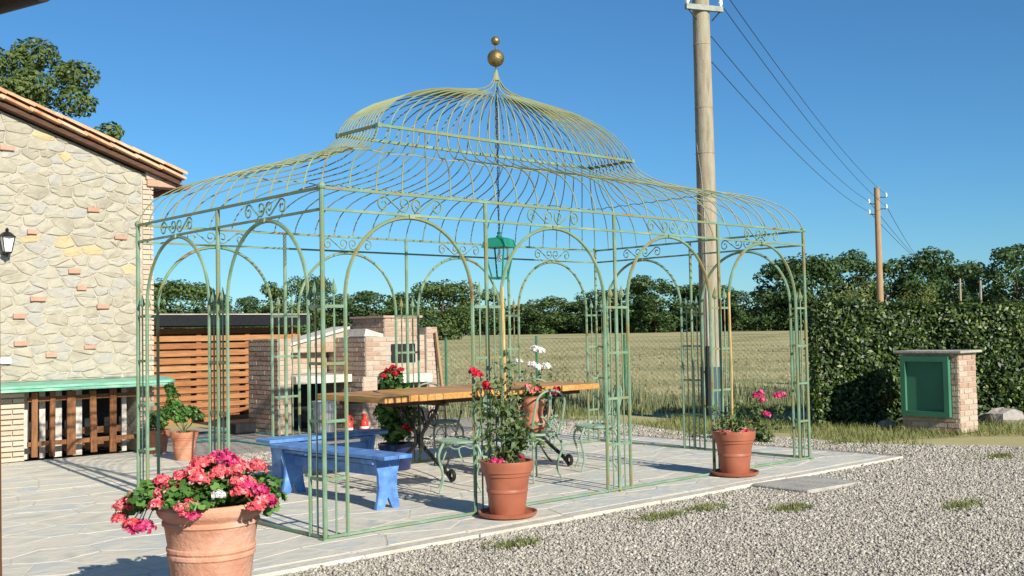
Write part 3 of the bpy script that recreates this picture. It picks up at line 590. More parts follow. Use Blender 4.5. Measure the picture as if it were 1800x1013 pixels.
# ------------------------------------------------------------------ brick helper
def unit_brick(name):
    m = MB(); m.box((0, 0, 0), (1, 1, 1), ch=.0); return newmesh(name, m.V, m.F)
BRM = {}
def bricks(par, o, u, n, L, Hh, m, bl=.25, bh=.062, j=.012, base=(0, 0, 0), proud=.008, skip=None, top=None):
    """courses of single bricks on a face: o lower corner, u along, n outward"""
    u = np.array(u, float); n = np.array(n, float); o = np.array(o, float); z = 0; row = 0
    if m.name not in BRM: BRM[m.name] = unit_brick('brick_'+m.name); BRM[m.name].materials.append(m)
    rot = math.atan2(u[1], u[0])
    while z+bh*.6 < Hh:
        h = min(bh, Hh-z-.002); x = -(bl*.5 if row % 2 else 0)
        while x < L-.02:
            a = max(x, 0)+j/2; b = min(x+bl, L)-j/2; x += bl
            if b-a < .03 or (skip and skip((a+b)/2, z+h/2)): continue
            if top and z+h > top((a+b)/2): continue
            ob = bpy.data.objects.new('brick', BRM[m.name]); col.objects.link(ob); ob.parent = par
            ob.matrix_parent_inverse = Matrix.Translation(-par.location) if par.parent is None else Matrix.Identity(4)
            pr_ = proud+random.uniform(-.003, .004); c = o+u*((a+b)/2)+n*(pr_-.03)+np.array((0, 0, z+h/2+random.uniform(-.0015, .0015)))
            ob.location = c; ob.rotation_euler = (0, 0, rot); ob.scale = (b-a, .06, h-j)
        z += bh+j*.0+.006; row += 1

# ------------------------------------------------------------------ house
HY, HX, HL, RX = 7.06, 1.90, -3.4, -4.2
def wt(x): return 3.585-.339*(x-HX)             # wall top on the gable
hs = thing('stone_house', 'cream fieldstone farmhouse with tiled gable roof and green ledge', 'house', (-1, 9, 0))
MB().prism([(-10.3, wt(-4.2)-.339*6.1), (-10.3, .96), (HX-.02, .96), (HX-.02, wt(HX)), (RX, wt(RX))], (0, HY+.004, 0), (1, 0, 0), (0, 0, 1), (0, 1, 0), 5).build('gable_wall', MORTAR, hs, world=True)
m_ = MB(); m_.box(((-10.3+.27)/2, HY+2.5, .48), (10.57, 4.96, .958)); m_.box((1.785, HY+2.5, .48), (.19, 4.96, .958)); m_.box((.98, HY+2.75, .48), (1.44, 4.4, .956)); m_.build('lower_wall', MORTAR, hs, world=True)
# Voronoi fieldstones
def clip(poly, a, b, c):
    out = []
    for i in range(len(poly)):
        p, q = poly[i], poly[(i+1) % len(poly)]; dp, dq = a*p[0]+b*p[1]-c, a*q[0]+b*q[1]-c
        if dp <= 0: out.append(p)
        if dp*dq < 0: t = dp/(dp-dq); out.append((p[0]+(q[0]-p[0])*t, p[1]+(q[1]-p[1])*t))
    return out
def stones(x0, x1, z0, zt, sx, sz):
    S = []; row = 0; z = z0
    while z < wt(x0)+.2:
        x = x0-(.5*sx if row % 2 else 0)
        while x < x1+sx:
            S.append((x+random.uniform(-.42, .42)*sx, z+random.uniform(-.42, .42)*sz)); x += sx*random.uniform(.7, 1.3)
        z += sz; row += 1
    k = sx/sz; out = []
    for i, (px, pz) in enumerate(S):
        if not (x0-.1 < px < x1+.1 and z0-.1 < pz < wt(px)+.1): continue
        poly = [(x0, z0), (x1, z0), (x1, wt(x1)-.01), (x0, wt(x0)-.01)]
        for q, (qx, qz) in enumerate(S):
            if q == i or abs(qx-px) > 3*sx or abs(qz-pz) > 3*sz: continue
            a, b = qx-px, (qz-pz)*k*k; c = a*(px+qx)/2+b*(pz+qz)/2; poly = clip(poly, a, b, c)
            if len(poly) < 3: break
        if len(poly) >= 3:
            ar = abs(sum(poly[t][0]*poly[(t+1) % len(poly)][1]-poly[(t+1) % len(poly)][0]*poly[t][1] for t in range(len(poly))))/2
            if ar > .006: out.append(poly)
    return out
def stone_geo(poly):
    # round the outline by one corner-cut, then bulge
    for _ in range(1): poly = [(p[0]*(1-t)+q[0]*t, p[1]*(1-t)+q[1]*t) for i, p in enumerate(poly) for q in (poly[(i+1) % len(poly)],) for t in (.13, .87)]
    cx = sum(p[0] for p in poly)/len(poly); cz = sum(p[1] for p in poly)/len(poly); n = len(poly)
    sz = math.sqrt(abs(sum(poly[t][0]*poly[(t+1) % n][1]-poly[(t+1) % n][0]*poly[t][1] for t in range(n)))/2); pd = random.uniform(.003, .015)
    V = []
    for inset, dep in ((.003, .03), (.006, -pd*.4), (.020, -pd)):
        for a, b in poly:
            k = 1-inset/(sz*.5); V.append(((a-cx)*k+random.uniform(-.003, .003), dep+(random.uniform(-.006, .006) if dep < 0 else 0), (b-cz)*k+random.uniform(-.003, .003)))
    V.append((0, -pd-random.uniform(0, .010), 0)); F = []
    for r_ in (0, 1):
        for i in range(n): q = (i+1) % n; F.append([r_*n+i, r_*n+q, r_*n+n+q, r_*n+n+i])
    F += [[2*n+i, 2*n+(i+1) % n, 3*n] for i in range(n)]
    return cx, cz, V, F
def stone(poly):
    cx, cz, V, F = stone_geo(poly); q = random.random()
    o = link('wall_stone', newmesh('wall_stone', V, F), STONEO if q < .04 else STONE, hs, True); o.location = (cx, HY, cz)
for po in stones(-.32, HX-.16, .97, 0, .225, .122): stone(po)
mb = MB()
for po in stones(HL, -.352, .97, 0, .3, .19):
    cx, cz, V, F = stone_geo(po); mb.add([(a+cx, b+HY, c+cz) for a, b, c in V], F)
tag(mb.build('more_stones', STONE, hs, world=True), kind='stuff')
for x, z in ((.06, 3.78), (.35, 2.78), (1.45, 2.76), (.86, 2.31), (.42, 1.96), (1.22, 1.87), (.2, 1.75), (.22, 1.42), (1.05, 1.36), (.95, 2.1), (.58, 1.27), (1.1, 3.1)):   # chips of red brick between the stones
    MB().box((0, 0, 0), (random.uniform(.10, .19), .06, random.uniform(.045, .06)), ch=.004).build('brick', BRICKR, hs, world=True).location = (x, HY-.012, z)
bricks(hs, (HX-.155, HY, .97), (1, 0, 0), (0, -1, 0), .155, 2.6, BRICKC, bl=.21, bh=.06, proud=.012)
bricks(hs, (-.62, HY, 0.0), (1, 0, 0), (0, -1, 0), .89, .93, BRICKC, bl=.30, bh=.058, proud=.01)
bricks(hs, (1.69, HY, 0.0), (1, 0, 0), (0, -1, 0), .21, .93, BRICKC, bl=.16, bh=.058, proud=.01)
MB().box((HX+.10, HY+.06, 3.50), (.40, .22, .09), ch=.006).build('corbel', BRICKR, hs, world=True); MB().box((HX+.14, HY+.06, 3.60), (.50, .20, .11), ch=.006).build('corbel', BRICKC, hs, world=True)
# ledge
m_ = MB(); m_.prism([(0, .925), (0, .955), (-.30, .915), (-.30, .885)], (HL, HY-.004, 0), (0, 1, 0), (0, 0, 1), (1, 0, 0), HX+.15-HL); led = m_.build('ledge', LEDGE, hs, world=True)
MB().box(((HL+HX+.15)/2, HY-.27, .868), (HX+.13-HL, .04, .045)).build('ledge_edge', LEDGE, led, world=True).matrix_parent_inverse = Matrix.Identity(4)
# roof
sl_ = math.atan(.339); cs_, sn_ = math.cos(sl_), math.sin(sl_); ux = np.array((cs_, 0, -sn_)); uz = np.array((sn_, 0, cs_))
rp0 = np.array((HX+.31, 0, wt(HX+.31)+.01))          # eave end of the deck
mb = MB()
mb.prism([(0, .005), (-6.95, .005), (-6.95, .055), (0, .055)], rp0+np.array((0, HY-.13, 0)), ux, uz, (0, 1, 0), 5.2)
ux2 = np.array((-cs_, 0, -sn_)); uz2 = np.array((-sn_, 0, cs_)); mb.prism([(0, .005), (-6.6, .005), (-6.6, .055), (0, .055)], np.array((RX-6.3, HY-.13, wt(RX)-.339*6.3)), ux2, uz2, (0, 1, 0), 5.2)
roof = mb.build('roof', SOFFIT, hs, world=True)
def halfpipe(r0, r1, L, th=.014, n=8, inv=1, cut=0.):
    V = []; F = []
    for t, r in ((0, r0), (L, r1)):
        for rr_ in (r, r-th):
            for k in range(n+1): a = math.pi*(k/n); V.append((t, rr_*math.cos(a), inv*rr_*math.sin(a)))
    m = n+1
    for k in range(n): F += [[k, k+1, 2*m+k+1, 2*m+k], [m+k+1, m+k, 3*m+k, 3*m+k+1], [k+1, k, m+k, m+k+1], [2*m+k, 2*m+k+1, 3*m+k+1, 3*m+k]]
    F += [[0, 2*m, 3*m, m], [n, m+n, 3*m+n, 2*m+n]]; return V, F
Vc, Fc = halfpipe(.098, .082, .45); capm = newmesh('roof_tile_cap', Vc, Fc); capm.materials.append(TILE)
Vc2, Fc2 = halfpipe(.095, .08, .45, inv=-1); panm = newmesh('roof_tile_pan', Vc2, Fc2); panm.materials.append(TILE)
Rm = Matrix(((-ux[0], 0, uz[0]), (0, -1, 0), (-ux[2], 0, uz[2])))
def settile(me, s, y, hgt):
    o = bpy.data.objects.new('roof_tile', me); col.objects.link(o); o.parent = roof
    pos = rp0+ux*(.04-s)+uz*hgt+np.array((0, y, 0)); o.matrix_local = Matrix.Translation(Vector(pos)) @ (Rm.to_4x4()) @ Matrix.Rotation(R(-2.2), 4, 'Y')
roofmat = Matrix.Translation(-hs.location)
Vs, Fs = halfpipe(.062, .052, .45, th=.012); vcap = newmesh('verge_cap', [(x, y*1.5, z) for x, y, z in Vs], Fs); vcap.materials.append(TILE)
_f = MB().box((.19, 0, 0), (.40, .26, .034), ch=.004); vflat = newmesh('verge_flat', _f.V, _f.F); vflat.materials.append(TILE)
for k in range(14):
    settile(vcap, k*.345, HY-.07+random.uniform(-.006, .006), .165+random.uniform(-.004, .004)); settile(vflat, k*.345+.02, HY-.075+random.uniform(-.008, .008), .098)
rb = MB(); rb.prism([(-.02, .118), (-4.9, .118), (-4.9, .158), (-.02, .158)], rp0+np.array((0, HY-.11, 0)), ux, uz, (0, 1, 0), .2); rb.build('verge_dark_strip', SOFFIT, roof)  # strip added for the dark band between the two tile rows
mb = MB()
for r_ in range(1, 22):
    for k in range(19):
        for me_, dy, hh_ in ((capm, 0, .115), (panm, .1, .15)):
            Mx = Matrix.Translation(Vector(rp0+ux*(.04-k*.345)+uz*hh_+np.array((0, HY-.055+r_*.215+dy, 0)))) @ Rm.to_4x4()
            mb.add([Mx @ v.co for v in me_.vertices], [list(p.vertices) for p in me_.polygons])
tag(mb.build('more_roof_tiles', TILE, roof), kind='stuff')
gm = MB(); Vg, Fg = halfpipe(.07, .07, 5.1, th=.008, n=10, inv=-1); Vg = [(rp0[0]+.075+v[1], HY-.16+v[0], rp0[2]+.005+v[2]) for v in Vg]; gm.add(Vg, Fg)
gm.prism([(.07*math.cos(a), -.07*math.sin(a)) for a in np.linspace(0, math.pi, 10)], (rp0[0]+.075, HY-.164, rp0[2]+.005), (1, 0, 0), (0, 0, 1), (0, -1, 0), .006); gm.build('gutter', COPPER, hs, world=True)
# niche under the ledge: slatted gate in front of pale boards
gate = thing('slat_gate', 'old brown vertical slat gate closing the niche under the green ledge', 'gate', (.97, HY-.06, 0))
for i, (x, w_) in enumerate(((.36, .07), (.57, .065), (.80, .105), (1.08, .08), (1.32, .085))): MB().box((x-.97, -.012, .43), (w_, .028, .80+random.uniform(-.03, .0)), rot=None, ch=.004).build('slat', SLATB, gate).rotation_euler = (0, R(random.uniform(-1.2, 1.2)), 0)
for z in (.74, .20): MB().box((0, .02, z), (1.36, .03, .055)).build('gate_rail', SLATB, gate)
brd = thing('board_stack', 'whitewashed upright boards leaning inside the dark wall niche', 'boards', (.97, HY+.16, 0))
for x, w_ in ((.33, .08), (.53, .07), (.72, .09), (.96, .11), (1.56, .06)): MB().box((x-.97, 0, .42), (w_, .025, .83)).build('board', PLASTER, brd)
for z in (.12, .3): MB().box((.05, .06, z), (1.2, .05, .08)).build('cross_board', SLATB, brd)
MB().box((.98, HY+.5, .48), (1.42, .02, .93)).build('niche_shade', DARK, hs, world=True)  # near-black sheet before the wall, its colour stands for shade in the niche
# wall lantern, plaque
wl = thing('wall_lantern', 'black carriage lantern fixed to the fieldstone house wall', 'lantern', (.03, HY-.12, 2.50)); wl.scale = (.82, .82, .82)
m_ = MB(); Vv = [(sx*r_, sy*r_, z) for r_, z in ((.05, .02), (.085, .24)) for sx, sy in ((-1, -1), (1, -1), (1, 1), (-1, 1))]
for k in range(4): m_.tube([Vv[k], Vv[k+4]], .009, 4)
m_.build('frame', BLACK, wl); MB().add([(x*.9, y*.9, z) for x, y, z in Vv], [[0, 1, 5, 4], [1, 2, 6, 5], [2, 3, 7, 6], [3, 0, 4, 7]]).build('glass', PORC, wl)
MB().lathe([(.135, .235), (.12, .25), (.06, .30), (.02, .32), (.03, .34), (.004, .375)], 8).build('cap', BLACK, wl); MB().lathe([(.004, -.06), (.02, -.04), (.03, -.01), (.07, .0), (.07, .022)], 8).build('base', BLACK, wl)
MB().tube([(0, .15, .0), (0, .08, -.03), (0, .02, -.02)], .012, 6).build('bracket', BLACK, wl)
tag(MB().box((0, 0, 0), (.12, .02, .075), ch=.004).build('wall_plaque', PORC), 'small white plate on the stone wall above the green ledge', 'plaque').location = (.04, HY-.045, 1.22)

# ------------------------------------------------------------------ slatted wood shed behind
sy_ = 11.4; sx0, sx1 = 2.6, 6.75
sh = thing('wood_shed', 'low shed of orange horizontal boards with flat black roof behind the barbecue', 'shed', (4.6, sy_, GZ))
for i in range(13):
    z = 1.58-i*.132; MB().box(((sx0+sx1)/2-4.6, 0, z-GZ), (sx1-sx0, .03, .098 if i < 5 else .088), ch=.003).build('board', SHEDW, sh)
for x in np.linspace(sx0+.15, sx1-.15, 5): MB().box((x-4.6, .06, .83), (.09, .08, 1.66)).build('post', SHEDW, sh)
MB().box((-.05, 1.0, 1.80), (sx1-sx0+.3, 2.6, .20), rot=None).build('roof', BLACK, sh); MB().box((-.05, -.32, 1.90), (sx1-sx0+.34, .025, .022)).build('roof_trim', CONC, sh)
MB().box((0, 1.1, .85), (sx1-sx0-.1, 1.6, 1.6)).build('log_pile', SLATB, sh)

# ------------------------------------------------------------------ barbecue
bb = thing('brick_barbecue', 'outdoor brick barbecue and oven with concrete counters and plastered roof', 'barbecue', (5.5, 8.1, GZ))
def core(name, x0, x1, y0, y1, z0, z1, m=BMORT): return MB().box(((x0+x1)/2, (y0+y1)/2, (z0+z1)/2), (x1-x0, y1-y0, z1-z0)).build(name, m, bb, world=True)
g0 = GZ
core('left_pier', 4.20, 4.42, 7.85, 8.75, g0, 1.40); core('back_wall', 4.42, 6.95, 8.62, 8.75, g0, 1.22)
core('oven_block', 5.50, 6.50, 7.42, 8.6, .80, 1.42); core('chimney', 5.86, 6.56, 7.415, 8.3, 1.42, 1.72)
core('middle_pier', 5.45, 5.72, 7.43, 8.6, g0, .8); core('right_pier', 6.72, 6.95, 7.45, 8.6, g0, 1.56); core('right_block', 6.50, 6.72, 7.50, 8.6, .80, 1.44)
core('counter', 4.43, 5.44, 7.72, 8.6, .72, .84, PLASTER); core('counter', 5.73, 6.71, 7.28, 8.55, .68, .82, PLASTER)
core('hearth_shade', 4.43, 6.9, 8.50, 8.60, g0, .70, DARK); core('oven_mouth_shade', 5.98, 6.46, 7.405, 7.45, 1.0, 1.30, DARK); core('firebox_side', 4.43, 5.44, 8.45, 8.5, .85, 1.2)  # near-black slabs stand for the shade in the hearth and oven openings
m_ = MB(); m_.prism([(4.42, 1.252), (4.42, 1.295), (5.75, 1.60), (5.75, 1.55)], (0, 8.22, 0), (1, 0, 0), (0, 0, 1), (0, 1, 0), .52); m_.build('plaster_roof', PLASTER, bb, world=True)
m_ = MB(); m_.prism([(4.42, 1.19), (4.42, 1.25), (5.75, 1.548), (5.75, 1.19)], (0, 8.26, 0), (1, 0, 0), (0, 0, 1), (0, 1, 0), .3); m_.build('gable_fill', BMORT, bb, world=True)
bricks(bb, (4.44, 8.26, 1.19), (1, 0, 0), (0, -1, 0), 1.06, .36, BRICK, bl=.26, bh=.068, top=lambda x: .07+.21*x)
m_ = MB(); m_.prism([(5.49, 1.43), (5.52, 1.55), (5.87, 1.46), (5.87, 1.42)], (0, 7.44, 0), (1, 0, 0), (0, 0, 1), (0, 1, 0), .5); m_.build('plaster_roof', PLASTER, bb, world=True)
core('chimney_cap', 5.82, 6.60, 7.38, 8.34, 1.72, 1.755, BRICK)
bricks(bb, (4.20, 8.75, g0), (0, -1, 0), (-1, 0, 0), .9, 1.45, BRICK, bl=.26, bh=.068)
bricks(bb, (4.20, 7.85, g0), (1, 0, 0), (0, -1, 0), .22, 1.45, BRICK, bl=.22, bh=.068)
bricks(bb, (4.44, 8.45, .86), (1, 0, 0), (0, -1, 0), 1.0, .36, BRICK, bl=.26, bh=.068)
bricks(bb, (5.50, 8.55, .82), (0, -1, 0), (-1, 0, 0), 1.12, .60, BRICK, bl=.26, bh=.068)
bricks(bb, (5.45, 8.55, g0), (0, -1, 0), (-1, 0, 0), 1.12, .80, BRICK, bl=.26, bh=.068)
bricks(bb, (5.50, 7.42, .82), (1, 0, 0), (0, -1, 0), 1.0, .60, BRICK, bl=.26, bh=.068, skip=lambda x, z: .44 < x < 1.0 and .17 < z < .5)
bricks(bb, (5.86, 7.415, 1.425), (1, 0, 0), (0, -1, 0), .70, .30, BRICK, bl=.26, bh=.068); bricks(bb, (5.86, 8.3, 1.425), (0, -1, 0), (-1, 0, 0), .88, .30, BRICK, bl=.26, bh=.068)
bricks(bb, (5.45, 7.43, g0), (1, 0, 0), (0, -1, 0), .27, .82, BRICK, bl=.27, bh=.068); bricks(bb, (6.72, 7.45, g0), (1, 0, 0), (0, -1, 0), .23, 1.6, BRICK, bl=.23, bh=.068)
bricks(bb, (6.50, 7.50, .82), (1, 0, 0), (0, -1, 0), .22, .62, BRICK, bl=.22, bh=.068)
pl = MB().tube([(0, 0, 0), (-.02, .08, 1.5)], .03, 4).build('leaning_plank', POLEW); pl.location = (7.0, 7.31, GZ+.01); pl.rotation_euler = (0, R(-4), 0); tag(pl, 'thin wooden plank leaning on the right end of the brick barbecue', 'plank')
# bin, red bottles, black tub, hose
bn = thing('metal_bin', 'ribbed galvanised bin standing at the foot of the barbecue', 'bin', (4.83, 7.62, GZ))
m_ = MB(); n_ = 40; V = []; F = []
for z, r_ in ((0, .155), (.02, .16), (.46, .195), (.47, .205), (.48, .205), (.48, .19), (.06, .15)):
    for k in range(n_): a = 2*math.pi*k/n_; q = r_+(.006 if (k % 2 and .01 < z < .465) else 0); V.append((q*math.cos(a), q*math.sin(a), z))
for i in range(6):
    for k in range(n_): q = (k+1) % n_; F.append([i*n_+k, i*n_+q, i*n_+n_+q, i*n_+n_+k])
F += [list(range(n_))[::-1], list(range(6*n_, 7*n_))]; m_.add(V, F); m_.build('body', STEELZ, bn)
for sg in (-1, 1): MB().tube([(sg*.19, -.05, .38), (sg*.225, -.04, .36), (sg*.225, .04, .36), (sg*.19, .05, .38)], .007, 5).build('handle', STEELZ, bn)
for lab, loc in (('red enamel flask standing nearest the metal bin by the barbecue', (5.02, 7.2, GZ)), ('red enamel flask standing by the middle barbecue pier', (5.32, 7.22, GZ))):
    t = thing('red_flask', lab, 'flask', loc, 0, 'red flasks by the barbecue')
    MB().lathe([(.055, 0), (.065, .02), (.065, .13), (.05, .17), (.028, .19), (.028, .23), (.035, .24), (.035, .27), (.001, .275)], 16).build('body', REDP, t, True)
    MB().lathe([(.066, .05), (.068, .055), (.068, .075), (.066, .08)], 16).build('band', PORC, t); MB().tube([(.03, 0, .24), (.075, 0, .22), (.075, 0, .14), (.06, 0, .12)], .007, 5).build('handle', REDP, t)
tag(MB().add(*(lambda m: (m.V, m.F))(MB().box((0, 0, .08), (.34, .3, .16), ch=.012))).build('black_crate', DARK), 'black plastic crate on the ground by the left barbecue pier', 'crate').location = (3.95, 8.55, GZ+.002)
hp = [ground(x, y, .014) for x, y in ((322, 762), (352, 757), (400, 754), (450, 757), (505, 764), (545, 775), (520, 783), (470, 779), (420, 772), (370, 769), (335, 772))]
hp = [np.array(q) for q in hp if q[1] < 12]; H2p = []
for i in range(len(hp)-1):
    for t in np.linspace(0, 1, 6)[:-1]: H2p.append(hp[i]*(1-t)+hp[i+1]*t)
for q in H2p: q[2] = (.014 if (q[0] < 1.95 and q[1] < 7.06) or (q[1] < 4.25 and q[0] < 7.15) else GZ+.014)
tag(MB().tube(H2p, .011, 6).build('garden_hose', HOSE, None, True), 'teal garden hose lying in loops on the ground beyond the gazebo', 'hose')

# ------------------------------------------------------------------ meter cabinet
cb = thing('meter_cabinet', 'low brick pillar with green cabinet door in front of the hedge', 'cabinet', (10.3, .5, GZ))
x0, x1, y0, y1, zt = 10.04, 10.56, .10, .92, 1.08
MB().box(((x0+x1)/2, (y0+y1)/2, zt/2), (x1-x0, y1-y0, zt)).build('core', BMORT, cb, world=True).location.z += GZ
bricks(cb, (x0, y0, GZ), (1, 0, 0), (0, -1, 0), x1-x0, zt, BRICK, bl=.26, bh=.07); bricks(cb, (x0, y1, GZ), (0, -1, 0), (-1, 0, 0), y1-y0, .2, BRICK, bl=.26, bh=.07); bricks(cb, (x0, y0+.1, GZ+.2), (0, -1, 0), (-1, 0, 0), .1, .9, BRICK, bl=.1, bh=.07)
MB().box(((x0+x1)/2-.01, (y0+y1)/2, zt+.02), (x1-x0+.13, y1-y0+.15, .035), ch=.006).build('cap_slab', CONC, cb, world=True).location.z += GZ
fr_ = MB()
for (a, b, c, d) in ((.27, .78, .30, 1.02), (.27, .78, .30, 1.02)): pass
ya, yb, za, zb = .205, .895, .22, 1.04
for c_, d_ in ((((ya+yb)/2, za+.035), (yb-ya, .07)), (((ya+yb)/2, zb-.035), (yb-ya, .07)), ((ya+.035, (za+zb)/2), (.07, zb-za-.142)), ((yb-.035, (za+zb)/2), (.07, zb-za-.142))): fr_.box((x0-.045, c_[0], c_[1]), (.07, d_[0], d_[1]))
fr_.build('door_frame', CABG, cb, world=True).location.z += GZ
dr = MB().box((x0-.02, (ya+yb)/2, (za+zb)/2), (.02, yb-ya-.142, zb-za-.142)).build('door', CABG, cb, world=True); dr.location.z += GZ
for (px_, py_, s_, l_) in ((1695, 748, .16, None), (1735, 742, .24, 1), (1765, 745, .28, 2), (1560, 752, .12, 3)):
    g_ = ground(px_, py_, GZ); m_ = MB(); m_.sphere((0, 0, s_*.25), s_, 9, 6, (1.2, .9, .55)); m_.V = [tuple(np.array(v)*(1+random.uniform(-.16, .16))) for v in m_.V]
    o = m_.build('field_rock', ROCKM); o.location = g_; o.rotation_euler = (0, 0, random.uniform(0, 6)); tag(o, {None: 'small rough rock beside the brick cabinet pillar', 1: 'medium grey rock under the hedge past the brick cabinet', 2: 'largest grey rock under the hedge past the brick cabinet', 3: 'smallest rock between hedge foot and green cabinet door'}[l_], 'rock', 'rocks at the hedge foot')

# ------------------------------------------------------------------ hedge
hA, hB = np.array((9.92, 2.16)), np.array((15.6, -2.9)); hd = (hB-hA); HLn = np.linalg.norm(hd); hd /= HLn; hn = np.array((-hd[1], hd[0]))
if hn @ (CAM[:2]-hA) > 0: hn = -hn                                    # hn points away from the camera
hg = thing('laurel_hedge', 'dense clipped laurel hedge behind the brick cabinet', 'hedge', (float((hA+hB)[0]/2), float((hA+hB)[1]/2), GZ))
def hpt(s, d, z): return np.stack([hA[0]+hd[0]*s+hn[0]*d, hA[1]+hd[1]*s+hn[1]*d, z], -1)
def htop(s): return 1.79-.02*s+.03*np.sin(s*2.3)+.02*np.sin(s*5.1)
n1 = 34000; s = rng.uniform(-.08, HLn, n1); z = rng.uniform(0, 1, n1)**.85*htop(s); bul = .07*np.sin(s*3.1+z*2)+.05*np.sin(s*7+z*6); Pf = hpt(s, bul*.7+np.abs(rng.normal(0, .16, n1)), z+GZ); Nf = np.tile((-hn[0], -hn[1], .45), (n1, 1))
n2 = 11000; s = rng.uniform(-.05, HLn, n2); dt_ = rng.uniform(0, 1.1, n2); s = np.maximum(s, .29*dt_); Pt = hpt(s, dt_, htop(s)+np.abs(rng.normal(0, .04, n2))-.03+GZ); Nt = np.tile((0, 0, 1.), (n2, 1))
n3 = 4500; d = rng.uniform(0, 1.1, n3); z = rng.uniform(0, 1.79, n3); Pe = hpt(.29*d-np.abs(rng.normal(0, .05, n3)), d, z+GZ); Ne = np.tile((-hd[0], -hd[1], .3), (n3, 1))
o = link('foliage', quadmesh('hedge_leaves', leaves(np.vstack([Pf, Pt, Pe]), np.vstack([Nf, Nt, Ne]), .076, .5, .6, .12)), HEDGEL, hg, True)
c_ = hpt(np.array([.16, HLn, HLn, .45]), np.array([.26, .26, 1.0, 1.0]), np.zeros(4)); MB().prism([(a, b) for a, b in c_[:, :2]], (0, 0, GZ), (1, 0, 0), (0, 1, 0), (0, 0, 1), 1.62).build('shade_core', HCORE, hg, world=True)  # solid block closing the view through the leaves, inner shade in its colour

# ------------------------------------------------------------------ utility poles and wires
PB = np.array((10.07, 4.21)); up_ = thing('utility_pole', 'tall round beige concrete utility pole rising behind the gazebo', 'utility pole', (PB[0], PB[1], GZ))
zs = np.linspace(0, 7.45, 24); MB().tube([(-.006*z, 0, z) for z in zs], [.178-.0058*z for z in zs], 20).build('shaft', POLEC, up_, True)
for z in (6.15, 5.1, 3.55, 4.35, 2.5): MB().lathe([(.18-.0058*z+.001, z-.008), (.18-.0058*z+.005, z), (.18-.0058*z+.001, z+.008)], 20, (-.006*z, 0, 0)).build('band', POLEC, up_)
MB().tube([(-.17, -.05, 0), (-.175, -.06, 1.2)], .03, 8).build('conduit', DARK, up_); MB().tube([(-RT[0]*a-FW[0]*b, -RT[1]*a-FW[1]*b, z) for a, b, z in ((.165, .03, 4.75), (.15, .08, 4.45), (.11, .125, 4.0), (.08, .148, 3.4), (.075, .155, 2.4), (.075, .16, .9))], .015, 6).build('riser_cable', CONC, up_, True)
MB().lathe([(.185, .02), (.186, .85), (.182, .86)], 20).build('dark_sleeve', mat('pole sleeve', [(.02, .05, .06), (.05, .09, .10)], scale=6, rough=.6), up_, True)
ca = math.atan2(RT[1], RT[0])+R(20); dirx = np.array((math.cos(ca), math.sin(ca), .0)); cz = 6.73
arm = MB(); pa = np.array((0, 0, cz))-.16*np.array((FW[0], FW[1], 0)); arm.box(pa+dirx*.0, (.68, .07, .085), rot=rotz(ca)); arm.build('cross_arm', mat('arm paint', [(.22, .25, .21), (.34, .37, .31)], scale=9, rough=.8), up_)
for sg in (-1, 1): MB().tube([pa+dirx*sg*.30+(0, 0, -.03), pa+dirx*sg*.14+(0, 0, -.2)], .012, 5).build('arm_brace', DARK, up_)
ins = []
for q, z in ((-.31, .1), (.31, .1)): c_ = pa+dirx*q+np.array((0, 0, z)); MB().lathe([(.012, -.07), (.03, -.03), (.042, 0), (.03, .02), (.036, .045), (.001, .07)], 12, tuple(c_)).build('insulator', PORC, up_, True); ins.append(c_)
for z in (cz-.42, cz-.85): c_ = np.array((0, 0, z))+dirx*.16; MB().tube([np.array((0, 0, z))+dirx*.12, c_], .014, 6).build('hook', DARK, up_); ins.append(c_)
FP = at(1541, 330, 46); fz = float(terr(FP[0], FP[1])); ph = FP[2]-fz
fp = thing('utility_pole', 'brown wooden utility pole with white insulators standing out in the meadow', 'utility pole', (FP[0], FP[1], fz-.05))
MB().tube([(0, 0, 0), (0, 0, ph+.05)], [.15, .12], 12).build('shaft', POLEW, fp, True); fin = []
for q, z in ((-.42, ph-.55), (.48, ph-.25), (-.42, ph-1.0), (.48, ph-.75)):
    c_ = np.array((dirx[0]*q, dirx[1]*q, z)); MB().lathe([(.02, -.1), (.045, -.04), (.05, .02), (.03, .05), (.036, .08), (.001, .1)], 10, tuple(c_)).build('insulator', PORC, fp, True)
    MB().tube([(0, 0, z-.12), c_-np.array((0, 0, .1))], .02, 5).build('bracket', DARK, fp); fin.append(c_+np.array((FP[0], FP[1], fz-.05)))
def wire(a, b, sag, lab, r=.0075):
    a = np.array(a, float); b = np.array(b, float)
    o = MB().tube([a*(1-t)+b*t-np.array((0, 0, sag*4*t*(1-t))) for t in np.linspace(0, 1, 26)], r, 5, cap=False).build('power_line', WIREM); tag(o, lab, 'power line', 'power lines between the poles')
o_ = np.array((PB[0], PB[1], GZ)); fin = [fin[1], fin[3], fin[0], fin[2]]
wl_ = ['power line strung from the right end of the cross arm to the meadow pole', 'second power line strung from the cross arm to the meadow pole', 'power line strung from the upper side hook of the concrete pole', 'lowest power line strung from the lower side hook of the concrete pole']
src_ = [ins[1]+(.0, 0, .30), ins[1], ins[2], ins[3]]
for k in range(4): wire(o_+src_[k], fin[k], .32, wl_[k])
NX = at(1632, 470, 120)
for k in range(3): wire(fin[k+1], NX+np.array((k*.5, -k*.5, -k*.4)), .5, ('upper', 'middle', 'lower')[k]+' power line running on from the meadow pole behind the trees', .013)
